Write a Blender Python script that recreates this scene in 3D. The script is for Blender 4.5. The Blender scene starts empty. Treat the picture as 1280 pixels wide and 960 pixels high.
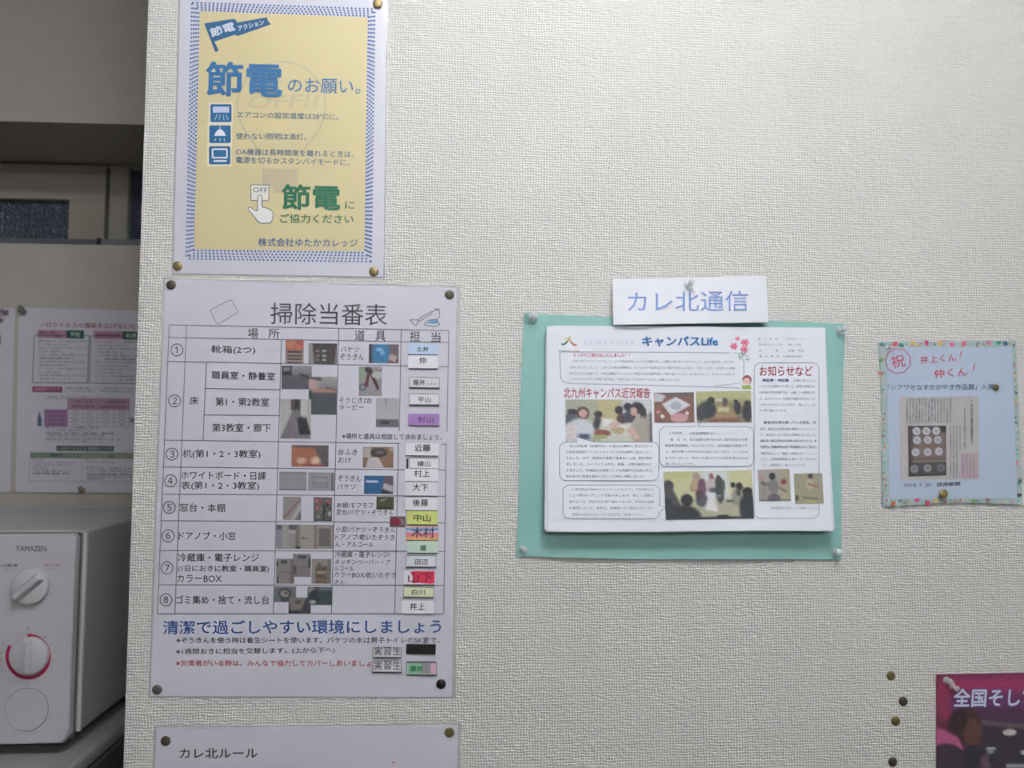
import bpy, math, random
import numpy as np
from mathutils import Vector, Matrix

# ------------------------------------------------------------------ camera
F = 1000.0                      # focal length in pixels of the 1280x960 frame
CAM = np.array([0.0, -0.851, 1.5])
_R = np.array([17300., 120., F]); _R /= np.linalg.norm(_R)        # wall's right, seen from the camera
_U = np.array([60., -16000., F]); _U -= _R * (_U @ _R); _U /= np.linalg.norm(_U)
_N = np.cross(_R, -_U)
cam = bpy.data.cameras.new('camera'); camo = bpy.data.objects.new('camera', cam)
bpy.context.scene.collection.objects.link(camo)
cam.sensor_width = 36; cam.lens = 36 * F / 1280; cam.clip_start = 0.02
cam.dof.use_dof = True; cam.dof.focus_distance = 0.60; cam.dof.aperture_fstop = 11.5   # slightly missed focus, as in the photograph
_m = Matrix(((_R[0], -_R[1], -_R[2], CAM[0]), (_N[0], -_N[1], -_N[2], CAM[1]),
             (_U[0], -_U[1], -_U[2], CAM[2]), (0, 0, 0, 1)))
camo.matrix_world = _m
bpy.context.scene.camera = camo
sc = bpy.context.scene
# ------------------------------------------------------------------ world and exposure
w = bpy.data.worlds.new('world'); sc.world = w; w.use_nodes = True
w.node_tree.nodes['Background'].inputs[0].default_value = (0.02, 0.025, 0.04, 1)
w.node_tree.nodes['Background'].inputs[1].default_value = 0.3
sc.view_settings.view_transform = 'Standard'; sc.view_settings.look = 'None'
sc.view_settings.gamma = 1; sc.view_settings.use_curve_mapping = False
sc.view_settings.exposure = 1.96
# x, y, tube length, strength of the glow
LAMPS = [(0.14, -0.76, 0.62, 13.5), (0.8, -2.7, 1.2, 14.5)]

C = sc.collection
# ------------------------------------------------------------------ helpers
def lin(c):
    c = np.asarray(c, float) / 255.0
    return np.where(c <= 0.04045, c / 12.92, ((c + 0.055) / 1.055) ** 2.4)

_mats = {}
def mat(name, col=(200, 200, 200), rough=0.6, metal=0.0, coat=0.0, alpha=1.0, trans=0.0, spec=0.5, emit=0.0):
    key = (name, tuple(col), rough)
    if key in _mats: return _mats[key]
    m = bpy.data.materials.new(name); m.use_nodes = True
    b = m.node_tree.nodes['Principled BSDF']
    l = lin(col)
    b.inputs['Base Color'].default_value = (l[0], l[1], l[2], 1)
    b.inputs['Roughness'].default_value = rough; b.inputs['Metallic'].default_value = metal
    b.inputs['Coat Weight'].default_value = coat; b.inputs['Coat Roughness'].default_value = 0.12
    b.inputs['Alpha'].default_value = alpha; b.inputs['Transmission Weight'].default_value = trans
    b.inputs['Specular IOR Level'].default_value = spec
    if emit:
        b.inputs['Emission Color'].default_value = (0.95, 0.97, 1.0, 1); b.inputs['Emission Strength'].default_value = emit
    _mats[key] = m
    return m

def noise_mat(name, col, rough=0.6, coat=0.0, scale=60, amt=0.03, bump=0.0, bscale=300, spec=0.4):
    m = mat(name, col, rough, coat=coat, spec=spec)
    nt = m.node_tree; b = nt.nodes['Principled BSDF']; l = lin(col)
    tc = nt.nodes.new('ShaderNodeTexCoord')
    n = nt.nodes.new('ShaderNodeTexNoise'); n.inputs['Scale'].default_value = scale; n.inputs['Detail'].default_value = 4
    nt.links.new(tc.outputs['Object'], n.inputs['Vector'])
    r = nt.nodes.new('ShaderNodeValToRGB')
    r.color_ramp.elements[0].position = 0.3; r.color_ramp.elements[1].position = 0.7
    for e, k in zip(r.color_ramp.elements, (1 - amt, 1 + amt)):
        e.color = (min(1, l[0] * k), min(1, l[1] * k), min(1, l[2] * k), 1)
    nt.links.new(n.outputs[0], r.inputs[0]); nt.links.new(r.outputs[0], b.inputs['Base Color'])
    if bump:
        n2 = nt.nodes.new('ShaderNodeTexNoise'); n2.inputs['Scale'].default_value = bscale; n2.inputs['Detail'].default_value = 3
        nt.links.new(tc.outputs['Object'], n2.inputs['Vector'])
        bp = nt.nodes.new('ShaderNodeBump'); bp.inputs['Strength'].default_value = 1; bp.inputs['Distance'].default_value = bump
        nt.links.new(n2.outputs[0], bp.inputs['Height']); nt.links.new(bp.outputs[0], b.inputs['Normal'])
    return m

def wallpaper(name, col, bump=0.0010):
    m = bpy.data.materials.new(name); m.use_nodes = True; nt = m.node_tree; b = nt.nodes['Principled BSDF']
    l = lin(col); b.inputs['Roughness'].default_value = 0.75; b.inputs['Specular IOR Level'].default_value = 0.25
    tc = nt.nodes.new('ShaderNodeTexCoord')
    def wave(direction, scale, dist):
        wv = nt.nodes.new('ShaderNodeTexWave'); wv.wave_type = 'BANDS'; wv.bands_direction = direction
        wv.inputs['Scale'].default_value = scale; wv.inputs['Distortion'].default_value = dist
        wv.inputs['Detail'].default_value = 2; wv.inputs['Detail Scale'].default_value = 0.6
        nt.links.new(tc.outputs['Object'], wv.inputs['Vector']); return wv
    a = wave('X', 106, 5.5); c = wave('Z', 112, 4.5)
    def threads(sx, sz):
        mp = nt.nodes.new('ShaderNodeMapping'); mp.inputs['Scale'].default_value = (sx, sx, sz)
        nt.links.new(tc.outputs['Object'], mp.inputs['Vector'])
        n = nt.nodes.new('ShaderNodeTexNoise'); n.inputs['Scale'].default_value = 1; n.inputs['Detail'].default_value = 1
        nt.links.new(mp.outputs[0], n.inputs['Vector']); return n.outputs[0]
    hz = threads(130, 420); vt = threads(420, 150)
    def mth(op, x, y):
        n = nt.nodes.new('ShaderNodeMath'); n.operation = op
        for i, v in enumerate((x, y)):
            if isinstance(v, (int, float)): n.inputs[i].default_value = v
            else: nt.links.new(v, n.inputs[i])
        return n.outputs[0]
    nz = nt.nodes.new('ShaderNodeTexNoise'); nz.inputs['Scale'].default_value = 160; nz.inputs['Detail'].default_value = 3
    nt.links.new(tc.outputs['Object'], nz.inputs['Vector'])
    nl = nt.nodes.new('ShaderNodeTexNoise'); nl.inputs['Scale'].default_value = 9; nl.inputs['Detail'].default_value = 2
    nt.links.new(tc.outputs['Object'], nl.inputs['Vector'])
    h = mth('ADD', mth('MULTIPLY', a.outputs['Fac'], 0.22), mth('MULTIPLY', c.outputs['Fac'], 0.36))
    h = mth('ADD', h, mth('MULTIPLY', nz.outputs[0], 0.5))
    h = mth('ADD', h, mth('ADD', mth('MULTIPLY', hz, 1.0), mth('MULTIPLY', vt, 0.55)))
    amp = mth('ADD', mth('MULTIPLY', nl.outputs[0], 0.9), 0.45)
    h = mth('MULTIPLY', h, amp)
    bp = nt.nodes.new('ShaderNodeBump'); bp.inputs['Strength'].default_value = 1; bp.inputs['Distance'].default_value = bump
    nt.links.new(h, bp.inputs['Height']); nt.links.new(bp.outputs[0], b.inputs['Normal'])
    r = nt.nodes.new('ShaderNodeValToRGB')
    for e, p, k in zip(r.color_ramp.elements, (0.5, 1.0), (0.94, 1.03)):
        e.position = min(p, 1); e.color = (min(1, l[0] * k), min(1, l[1] * k), min(1, l[2] * k), 1)
    nt.links.new(h, r.inputs[0]); nt.links.new(r.outputs[0], b.inputs['Base Color'])
    return m

def ray(px, py):
    d = np.array([px - 640., py - 480., F]); return np.array([d @ _R, d @ _N, d @ _U])
def on(px, py, Y=0.0):
    """point of the world plane Y seen at a pixel"""
    r = ray(px, py); return CAM + r * ((Y - CAM[1]) / r[1])

def K(ox, oy, s):                       # enlarged-crop coordinates -> photo pixels
    return lambda x, y: (ox + x / s, oy + y / s)

def link_mesh(name, verts, faces, mats, parent=None, fm=None, loc=None, smooth=False):
    me = bpy.data.meshes.new(name)
    o = bpy.data.objects.new(name, me)
    off = np.array(parent_loc(parent)) if parent is not None else (np.array(loc) if loc is not None else np.zeros(3))
    v = np.asarray(verts, float) - off
    me.from_pydata([tuple(p) for p in v], [], faces)
    for m in (mats if isinstance(mats, (list, tuple)) else [mats]): me.materials.append(m)
    if fm is not None: me.polygons.foreach_set('material_index', fm)
    if smooth: me.polygons.foreach_set('use_smooth', [True] * len(me.polygons))
    me.update()
    C.objects.link(o)
    if parent is not None: o.parent = parent
    else: o.location = off
    return o
def parent_loc(p):
    l = Vector((0, 0, 0))
    while p is not None: l = l + p.location; p = p.parent
    return l

def thing(name, label, cat, loc, group=None):
    o = bpy.data.objects.new(name, None); o.empty_display_size = 0.02; C.objects.link(o)
    o.location = loc; o['label'] = label; o['category'] = cat
    if group: o['group'] = group
    return o

class MB:                                # collects solids for one mesh
    def __init__(s): s.v = []; s.f = []
    def box(s, x0, x1, y0, y1, z0, z1):
        b = len(s.v)
        s.v += [(x, y, z) for z in (z0, z1) for y in (y0, y1) for x in (x0, x1)]
        s.f += [tuple(b + i for i in q) for q in ((0, 2, 3, 1), (4, 5, 7, 6), (0, 1, 5, 4), (2, 6, 7, 3), (0, 4, 6, 2), (1, 3, 7, 5))]
        return s
    def prism(s, pts, axis, a, b_):      # polygon in the other two axes, extruded along axis
        n = len(pts); b = len(s.v)
        for t in (a, b_):
            for p in pts:
                s.v.append((t, p[0], p[1]) if axis == 0 else (p[0], t, p[1]) if axis == 1 else (p[0], p[1], t))
        s.f += [tuple(range(b, b + n))[::-1], tuple(range(b + n, b + 2 * n))]
        for i in range(n): s.f.append((b + i, b + (i + 1) % n, b + n + (i + 1) % n, b + n + i))
        return s
    def lathe(s, prof, c, ax=(0, -1, 0), n=24):   # profile (r, h) along axis from point c
        ax = Vector(ax).normalized(); u = ax.orthogonal().normalized(); w_ = ax.cross(u); c = Vector(c)
        b = len(s.v)
        for r, h in prof:
            for i in range(n):
                t = 2 * math.pi * i / n
                s.v.append(tuple(c + ax * h + (u * math.cos(t) + w_ * math.sin(t)) * r))
        for k in range(len(prof) - 1):
            for i in range(n):
                j = (i + 1) % n
                s.f.append((b + k * n + i, b + k * n + j, b + (k + 1) * n + j, b + (k + 1) * n + i))
        s.f.append(tuple(b + i for i in range(n))[::-1]); s.f.append(tuple(b + (len(prof) - 1) * n + i for i in range(n)))
        return s
    def make(s, name, m, parent=None, bevel=0, smooth=False, loc=None):
        o = link_mesh(name, s.v, s.f, m, parent, loc=loc, smooth=smooth)
        if bevel:
            md = o.modifiers.new('bevel', 'BEVEL'); md.width = bevel; md.segments = 3; md.limit_method = 'ANGLE'
        return o
def struct(o): o['kind'] = 'structure'; return o

# ------------------------------------------------------------------ the setting
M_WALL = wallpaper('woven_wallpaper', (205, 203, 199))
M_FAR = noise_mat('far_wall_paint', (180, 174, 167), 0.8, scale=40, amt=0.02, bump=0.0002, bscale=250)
M_PAINT = mat('room_wall_paint', (206, 205, 202), 0.8)
XE = on(170, 480)[0]                     # left edge of the papered wall
YF = 0.477                               # far wall of the recess
FLOOR_Z = 0.0; CEIL = 2.45
XL, XR, YB = -1.75, 2.6, -4.2
struct(MB().box(XE, XR, 0, YF + 0.3, FLOOR_Z, CEIL).make('wall_front', M_WALL))
zt = on(88, 153.5, YF)[2]; zb = on(88, 305.5, YF)[2]
xw0, xw1 = -1.5, -0.42
YG = None
r_ = ray(70, 203); YG = CAM[1] + (zt - CAM[2]) * r_[1] / r_[2]     # window plane at the back of its recess
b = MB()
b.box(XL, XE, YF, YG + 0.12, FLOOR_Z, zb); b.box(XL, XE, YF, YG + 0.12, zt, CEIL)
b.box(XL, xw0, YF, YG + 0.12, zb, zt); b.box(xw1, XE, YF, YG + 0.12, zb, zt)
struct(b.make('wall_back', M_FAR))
struct(MB().box(XL - 0.1, XL, YB, YG + 0.12, FLOOR_Z, CEIL).make('wall_left', M_PAINT))
struct(MB().box(XR, XR + 0.1, YB, YF + 0.3, FLOOR_Z, CEIL).make('wall_right', M_PAINT))
struct(MB().box(XL, XR, YB - 0.1, YB, FLOOR_Z, CEIL).make('wall_rear', M_PAINT))
struct(MB().box(XL - 0.1, XR + 0.1, YB - 0.1, YG + 0.12, CEIL, CEIL + 0.1).make('ceiling', mat('ceiling_board', (222, 222, 220), 0.9)))
struct(MB().box(XL - 0.1, XR + 0.1, YB - 0.1, YG + 0.12, FLOOR_Z - 0.1, FLOOR_Z).make('floor', noise_mat('vinyl_floor', (84, 80, 75), 0.5, scale=8, amt=0.08)))
struct(MB().box(XE - 0.008, XR, -0.008, -0.0005, 0.0005, 0.06).make('baseboard_front', mat('baseboard_vinyl', (120, 105, 90), 0.5)))

# window high in the back wall
M_CREAM = mat('window_cream_paint', (172, 166, 154), 0.5)
M_ALU = mat('window_rail_metal', (125, 128, 132), 0.35, metal=0.4)
win = bpy.data.objects.new('window_1', None); C.objects.link(win); win.location = (-0.95, YG, zb); win['kind'] = 'structure'
def X(px, Y, py=250): return on(px, py, Y)[0]
def Z(py, Y, px=80): return on(px, py, Y)[2]
f = MB()
f.box(xw0, xw1, YG + 0.012, YG + 0.10, zt - 0.008, zt)                               # head
f.box(X(137, YG), X(160, YG), YG, YG + 0.10, zb, zt - 0.008)                          # mullion
f.box(xw0, xw0 + 0.03, YG, YG + 0.10, zb, zt - 0.008)
f.make('frame', M_CREAM, win)
sz1 = Z(207, YG); sx1 = X(132.5, YG); sx0 = xw0 + 0.035; sz0 = zb + 0.006
px0, px1, pz1 = sx0 + 0.05, X(88, YG), Z(250, YG)
s = MB()
s.box(sx0, sx1, YG - 0.004, YG + 0.03, pz1, sz1); s.box(px1, sx1, YG - 0.004, YG + 0.03, sz0, pz1); s.box(sx0, px0, YG - 0.004, YG + 0.03, sz0, pz1)
s.make('sash', M_CREAM, win, bevel=0.0008)
g = bpy.data.materials.new('patterned_night_glass'); g.use_nodes = True; nt = g.node_tree; pb = nt.nodes['Principled BSDF']
pb.inputs['Base Color'].default_value = (*lin((74, 86, 106)), 1); pb.inputs['Roughness'].default_value = 0.12
pb.inputs['Specular IOR Level'].default_value = 0.9; pb.inputs['Coat Weight'].default_value = 0.5
tc = nt.nodes.new('ShaderNodeTexCoord'); vo = nt.nodes.new('ShaderNodeTexVoronoi'); vo.inputs['Scale'].default_value = 170
nt.links.new(tc.outputs['Object'], vo.inputs['Vector'])
bp = nt.nodes.new('ShaderNodeBump'); bp.inputs['Distance'].default_value = 0.0045; nt.links.new(vo.outputs['Distance'], bp.inputs['Height'])
nt.links.new(bp.outputs[0], pb.inputs['Normal'])
MB().box(px0, px1, YG + 0.014, YG + 0.018, sz0, pz1).make('pane', g, win)
MB().box(X(160, YG), xw1, YG + 0.014, YG + 0.018, zb + 0.006, zt - 0.008).make('pane', g, win)
zr = Z(297.5, YF)
MB().box(xw0, X(122, YF), YF + 0.001, YF + 0.02, zb + 0.0005, zr - 0.001).make('sill_rail', mat('dark_sill', (92, 95, 100), 0.4), win)
MB().box(X(128, YF), xw1, YF + 0.001, YF + 0.02, zb + 0.0005, zr).make('sill_rail', M_ALU, win)
MB().box(X(122.2, YF), X(127.8, YF), YF + 0.0005, YF + 0.024, zb + 0.0005, zr + 0.001).make('latch', mat('latch_black', (22, 22, 24), 0.4), win)

# ceiling light of the room, and one added farther back to lift the ambient
for i, (lx, ly, TLn, glow) in enumerate(LAMPS):
    t = thing('ceiling_light', ('white twin tube ceiling light nearest the papered wall', 'added white twin tube light farther back, lifting the ambient light')[i], 'light', (lx, ly, CEIL - 0.0005))
    MB().box(lx - TLn / 2 - 0.05, lx + TLn / 2 + 0.05, ly - 0.12, ly + 0.12, CEIL - 0.04, CEIL - 0.001).make('housing', mat('lamp_housing', (235, 235, 232), 0.5), t, bevel=0.004)
    for dy in (-0.06, 0.06):
        MB().lathe([(0.001, 0), (0.016, 0.002), (0.016, TLn), (0.001, TLn + .002)], (lx - TLn / 2, ly + dy, CEIL - 0.062), (1, 0, 0), 12).make('tube', mat('tube_glow', (240, 240, 240), 0.5 + i * .01, emit=glow), t)
        MB().box(lx - TLn / 2 - .02, lx - TLn / 2, ly + dy - 0.015, ly + dy + 0.015, CEIL - 0.075, CEIL - 0.04).make('tube_holder', mat('lamp_housing', (235, 235, 232), 0.5), t)
        MB().box(lx + TLn / 2 + .002, lx + TLn / 2 + .022, ly + dy - 0.015, ly + dy + 0.015, CEIL - 0.075, CEIL - 0.04).make('tube_holder', mat('lamp_housing', (235, 235, 232), 0.5), t)

# ------------------------------------------------------------------ sheets and print
M_PIC = bpy.data.materials.new('printed_picture'); M_PIC.use_nodes = True
_a = M_PIC.node_tree.nodes.new('ShaderNodeVertexColor'); _a.layer_name = 'print'
M_PIC.node_tree.links.new(_a.outputs[0], M_PIC.node_tree.nodes['Principled BSDF'].inputs['Base Color'])
M_PIC.node_tree.nodes['Principled BSDF'].inputs['Roughness'].default_value = 0.45

def solve_uv(q):
    (x0, y0), (x1, y1), (x2, y2), (x3, y3) = q      # TL TR BR BL
    A = np.array([[x1 - x0, x3 - x0], [y1 - y0, y3 - y0]]); Ai = np.linalg.inv(A)
    def uv(px, py):
        u, v = Ai @ np.array([px - x0, py - y0]); return min(1, max(0, u)), min(1, max(0, v))
    return uv

class Sheet:
    """a thin slab hung on a wall plane; its corners are found on the wall, its height off the wall is a function"""
    def __init__(s, root, quad, dep, wallY=0.0, thick=0.0003, flat=False):
        s.q = quad; s.dep = dep if callable(dep) else (lambda u, v, d=dep: d); s.wy = wallY; s.t = thick
        s.uv = solve_uv(quad); s.root = root; s.inks = {}
    def pt(s, px, py, lvl=0.0):
        u, v = s.uv(px, py); return on(px, py, s.wy - s.dep(u, v) - s.t - lvl)
    def slab(s, name, m, nu=2, nv=2, parent='root', edge=None):
        (x0, y0), (x1, y1), (x2, y2), (x3, y3) = s.q; V = []; Fc = []
        for side in (0, 1):
            for j in range(nv):
                for i in range(nu):
                    u, v = i / (nu - 1), j / (nv - 1)
                    px = (x0 * (1 - u) + x1 * u) * (1 - v) + (x3 * (1 - u) + x2 * u) * v
                    py = (y0 * (1 - u) + y1 * u) * (1 - v) + (y3 * (1 - u) + y2 * u) * v
                    if edge: px, py = edge(px, py, u, v)
                    p = on(px, py, s.wy - s.dep(u, v) - s.t)
                    if side: p = p + np.array([0, s.t, 0])
                    V.append(p)
        n = nu * nv
        for j in range(nv - 1):
            for i in range(nu - 1):
                a = j * nu + i; Fc.append((a, a + nu, a + nu + 1, a + 1)); Fc.append((n + a, n + a + 1, n + a + nu + 1, n + a + nu))
        for i in range(nu - 1):
            Fc.append((i, i + 1, n + i + 1, n + i)); a = (nv - 1) * nu + i; Fc.append((a + 1, a, n + a, n + a + 1))
        for j in range(nv - 1):
            a = j * nu; Fc.append((a + nu, a, n + a, n + a + nu)); a = j * nu + nu - 1; Fc.append((a, a + nu, n + a + nu, n + a))
        o = link_mesh(name, V, Fc, m, s.root if parent == 'root' else parent)
        return o
    def add(s, part, pts, faces, col, lvl=0.0002, rough=0.5):
        d = s.inks.setdefault(part, dict(v=[], f=[], m=[], mats=[]))
        m = mat('ink', col, rough)
        if m not in d['mats']: d['mats'].append(m)
        mi = d['mats'].index(m); b0 = len(d['v'])
        lv_ = lvl if hasattr(lvl, '__len__') else [lvl] * len(pts)
        d['v'] += [s.pt(p[0], p[1], l_) for p, l_ in zip(pts, lv_)]
        for q in faces: d['f'].append(tuple(b0 + i for i in q)); d['m'].append(mi)
    def poly(s, part, pts, col, lvl=0.0002):
        from mathutils.geometry import tessellate_polygon
        tris = tessellate_polygon([[Vector((p[0], p[1], 0)) for p in pts]])
        s.add(part, pts, [tuple(t) for t in tris], col, lvl)
    def line(s, part, a, b, col, wd=1.1, lvl=0.0003):
        a = np.array(a, float); b = np.array(b, float); n = np.array([-(b - a)[1], (b - a)[0]]); L = np.linalg.norm(n)
        if L < 1e-6: return
        n = n / L * wd / 2
        s.add(part, [a + n, b + n, b - n, a - n], [(0, 1, 2, 3)], col, lvl)
    def path(s, part, pts, col, wd=1.1, closed=False, lvl=0.0003):
        pts = list(pts)
        if closed: pts.append(pts[0])
        for i in range(len(pts) - 1): s.line(part, pts[i], pts[i + 1], col, wd, lvl)
    def ell(s, part, c, rx, ry, col, lvl=0.0002, n=20, rot=0):
        cr, sr = math.cos(rot), math.sin(rot)
        pts = []
        for i in range(n):
            x, y = rx * math.cos(2 * math.pi * i / n), ry * math.sin(2 * math.pi * i / n)
            pts.append((c[0] + x * cr - y * sr, c[1] + x * sr + y * cr))
        s.add(part, pts, [tuple(range(n))], col, lvl)
    def arc(s, part, c, rx, ry, a0, a1, col, wd=1.1, n=24, lvl=0.0003):
        s.path(part, [(c[0] + rx * math.cos(math.radians(a0 + (a1 - a0) * i / n)), c[1] + ry * math.sin(math.radians(a0 + (a1 - a0) * i / n))) for i in range(n + 1)], col, wd, lvl=lvl)
    def rrect(s, part, x0, y0, x1, y1, r, col, wd=1.0, lvl=0.0003):
        pts = []
        for cx, cy, a in ((x1 - r, y0 + r, -90), (x1 - r, y1 - r, 0), (x0 + r, y1 - r, 90), (x0 + r, y0 + r, 180)):
            for k in range(5): t = math.radians(a + k * 22.5); pts.append((cx + r * math.cos(t), cy + r * math.sin(t)))
        s.path(part, pts, col, wd, True, lvl)
    def text(s, part, txt, p0, p1, h, col, bold=0.0, skew=0.0, lvl=0.0004, em=False, vertical=False):
        """ink box of the string runs from p0 (bottom left) to p1 (bottom right), h high, in photo pixels"""
        tv, tf, lay = glyphs(txt, bold)
        if len(tv) == 0: return
        mn = tv.min(0); mx = tv.max(0)
        p0 = np.array(p0, float); p1 = np.array(p1, float); d = p1 - p0; L = np.linalg.norm(d); d /= L
        up = np.array([d[1], -d[0]])
        if vertical: up = -np.array([-d[1], d[0]])
        sx = L / (mx[0] - mn[0]); sy = h / (mx[1] - mn[1])
        P = [p0 + d * ((x - mn[0]) * sx + skew * (y - mn[1]) * sy) + up * (y - mn[1]) * sy for x, y in tv]
        s.add(part, P, tf, col, lvl + lay * 1.5e-5)
    def finish(s, labels=None):
        for part, d in s.inks.items():
            nm = part.split('#')[0]
            o = link_mesh(nm, d['v'], d['f'], d['mats'], s.root, d['m'])
            if labels and part in labels: o['label'] = labels[part]
    def picture(s, part, quad, fn, n=(30, 24), lvl=0.0005, label=None):
        nu, nv = n; U, Vv = np.meshgrid(np.linspace(0, 1, nu), np.linspace(0, 1, nv))
        img = Paint(U, Vv); fn(img)
        g_ = img.c.mean(-1, keepdims=True); c = lin(np.clip((g_ + (img.c - g_) * .85) * .88 + 16, 0, 255)); V = []; Fc = []  # desaturated and lifted: a haze mixed into the printed colours
        (x0, y0), (x1, y1), (x2, y2), (x3, y3) = quad
        for j in range(nv):
            for i in range(nu):
                u, v = i / (nu - 1), j / (nv - 1)
                px = (x0 * (1 - u) + x1 * u) * (1 - v) + (x3 * (1 - u) + x2 * u) * v
                py = (y0 * (1 - u) + y1 * u) * (1 - v) + (y3 * (1 - u) + y2 * u) * v
                V.append(s.pt(px, py, lvl))
        for j in range(nv - 1):
            for i in range(nu - 1): a = j * nu + i; Fc.append((a, a + nu, a + nu + 1, a + 1))
        o = link_mesh(part, V, Fc, M_PIC, s.root)
        at = o.data.color_attributes.new('print', 'FLOAT_COLOR', 'POINT')
        rgba = np.ones((nu * nv, 4)); rgba[:, :3] = c.reshape(-1, 3); at.data.foreach_set('color', rgba.ravel())
        if label: o['label'] = label
        return o

class Paint:
    def __init__(s, U, V): s.U = U; s.V = V; s.c = np.zeros(U.shape + (3,)); s.rng = np.random.RandomState(7)
    def mix(s, m, col): s.c = s.c * (1 - m[..., None]) + np.array(col, float) * m[..., None]; return s
    def fill(s, col): s.c[:] = col; return s
    def grad(s, top, bot): s.c = np.array(top, float) * (1 - s.V[..., None]) + np.array(bot, float) * s.V[..., None]; return s
    def ell(s, cx, cy, rx, ry, col, soft=0.25):
        d = np.sqrt(((s.U - cx) / rx) ** 2 + ((s.V - cy) / ry) ** 2); return s.mix(np.clip((1 + soft / 2 - d) / soft, 0, 1), col)
    def rect(s, x0, y0, x1, y1, col, soft=0.02):
        m = np.clip((s.U - x0) / soft + .5, 0, 1) * np.clip((x1 - s.U) / soft + .5, 0, 1) * np.clip((s.V - y0) / soft + .5, 0, 1) * np.clip((y1 - s.V) / soft + .5, 0, 1)
        return s.mix(m, col)
    def poly(s, pts, col, soft=0.03):        # convex, clockwise on the page
        m = np.ones(s.U.shape)
        for i in range(len(pts)):
            (ax, ay), (bx, by) = pts[i], pts[(i + 1) % len(pts)]
            L = math.hypot(bx - ax, by - ay) or 1
            m = m * np.clip(((bx - ax) * (s.V - ay) - (by - ay) * (s.U - ax)) / L / soft + .5, 0, 1)
        return s.mix(m, col)
    def noise(s, k): s.c = s.c + s.rng.normal(0, k, s.U.shape)[..., None]; return s

_gl = {}
def glyphs(txt, bold=0.0):
    key = (txt, bold)
    if key in _gl: return _gl[key]
    thin = min(bold, 0.0)
    cu = bpy.data.curves.new('t', 'FONT'); cu.body = txt; cu.resolution_u = 2; cu.offset = thin; cu.space_line = 0.8
    o = bpy.data.objects.new('t', cu); me = o.to_mesh()
    v = np.array([p.co[:2] for p in me.vertices]); f = [tuple(p.vertices) for p in me.polygons]
    o.to_mesh_clear(); bpy.data.objects.remove(o); bpy.data.curves.remove(cu)
    if bold > 0 and len(v):          # heavier stroke: shifted copies of the outline
        k = 8 if bold > 0.02 else 4; n = len(v)
        sh = [(bold * math.cos(2 * math.pi * i / k + .4), bold * math.sin(2 * math.pi * i / k + .4)) for i in range(k)]
        if k == 8: sh.append((0, 0))
        lay = np.repeat(np.arange(len(sh)), n)
        f = [tuple(i + j * n for i in q) for j in range(len(sh)) for q in f]
        v = np.concatenate([v + np.array(d) for d in sh])
    else: lay = np.zeros(len(v))
    _gl[key] = (v, f, lay); return _gl[key]

def center(q, Y=0.0): return tuple(on(sum(p[0] for p in q) / 4, sum(p[1] for p in q) / 4, Y))
def inset(q, l, t, r, b):
    (x0, y0), (x1, y1), (x2, y2), (x3, y3) = q
    return [(x0 + l, y0 + t), (x1 - r, y1 + t), (x2 - r, y2 - b), (x3 + l, y3 - b)]

INK = (62, 62, 70)
PAPER = (206, 206, 215)
M_PAPER = noise_mat('white_paper', PAPER, 0.55, scale=30, amt=0.006, spec=0.3)
M_NEWS = noise_mat('bright_white_paper', (226, 229, 238), 0.5, scale=30, amt=0.006, spec=0.3)
M_LAM = noise_mat('laminated_white_paper', (204, 203, 214), 0.42, coat=0.25, scale=20, amt=0.006, bump=0.00015, bscale=14)
M_POUCH = mat('clear_laminate_edge', (225, 225, 228), 0.2, alpha=0.4)

# ---- 1. power saving poster ------------------------------------------------
q = [(225.5, -14), (483.5, -5), (479, 346), (216.5, 341.5)]
t = thing('power_saving_poster', 'laminated yellow power saving poster with blue dotted border and big blue heading', 'poster', center(q))
pou = Sheet(t, inset(q, -2, -2, -2, -2), 0.0004, thick=0.0002); pou.slab('laminate_edge', M_POUCH)
S = Sheet(t, q, 0.0008, thick=0.0002); S.slab('sheet', M_LAM, 8, 8)
K4 = K(200, 0, 4.267); K5 = K(200, 170, 4.267); KT = K(240, 70, 5.565)
YEL = (208, 194, 150); BLU = (52, 112, 164); GRN = (38, 112, 82); DBL = (78, 112, 150)
yq = [K4(213, 60), K4(1108, 92), K5(1090, 615), K5(182, 603)]
S.add('yellow_field', yq, [(0, 1, 2, 3)], YEL, 0.0001)
outer = [K4(165, 8), K4(1150, 42), K5(1130, 678), K5(135, 662)]
def band(a, b, c, d, nl, nw):
    for i in range(nl):
        for j in range(nw):
            u = (i + 0.5 * (j % 2) + 0.3) / nl; v = (j + 0.5) / nw
            x = (a[0] * (1 - u) + b[0] * u) * (1 - v) + (d[0] * (1 - u) + c[0] * u) * v
            y = (a[1] * (1 - u) + b[1] * u) * (1 - v) + (d[1] * (1 - u) + c[1] * u) * v
            r = 1.55
            S.add('dotted_border', [(x - r, y), (x, y - r), (x + r, y), (x, y + r)], [(0, 1, 2, 3)], (58, 96, 158), 0.0002)
band(outer[0], outer[1], yq[1], yq[0], 45, 4); band(yq[3], yq[2], outer[2], outer[3], 45, 4)
band(outer[0], outer[3], yq[3], yq[0], 61, 4); band(yq[1], yq[2], outer[2], outer[1], 61, 4)
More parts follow.
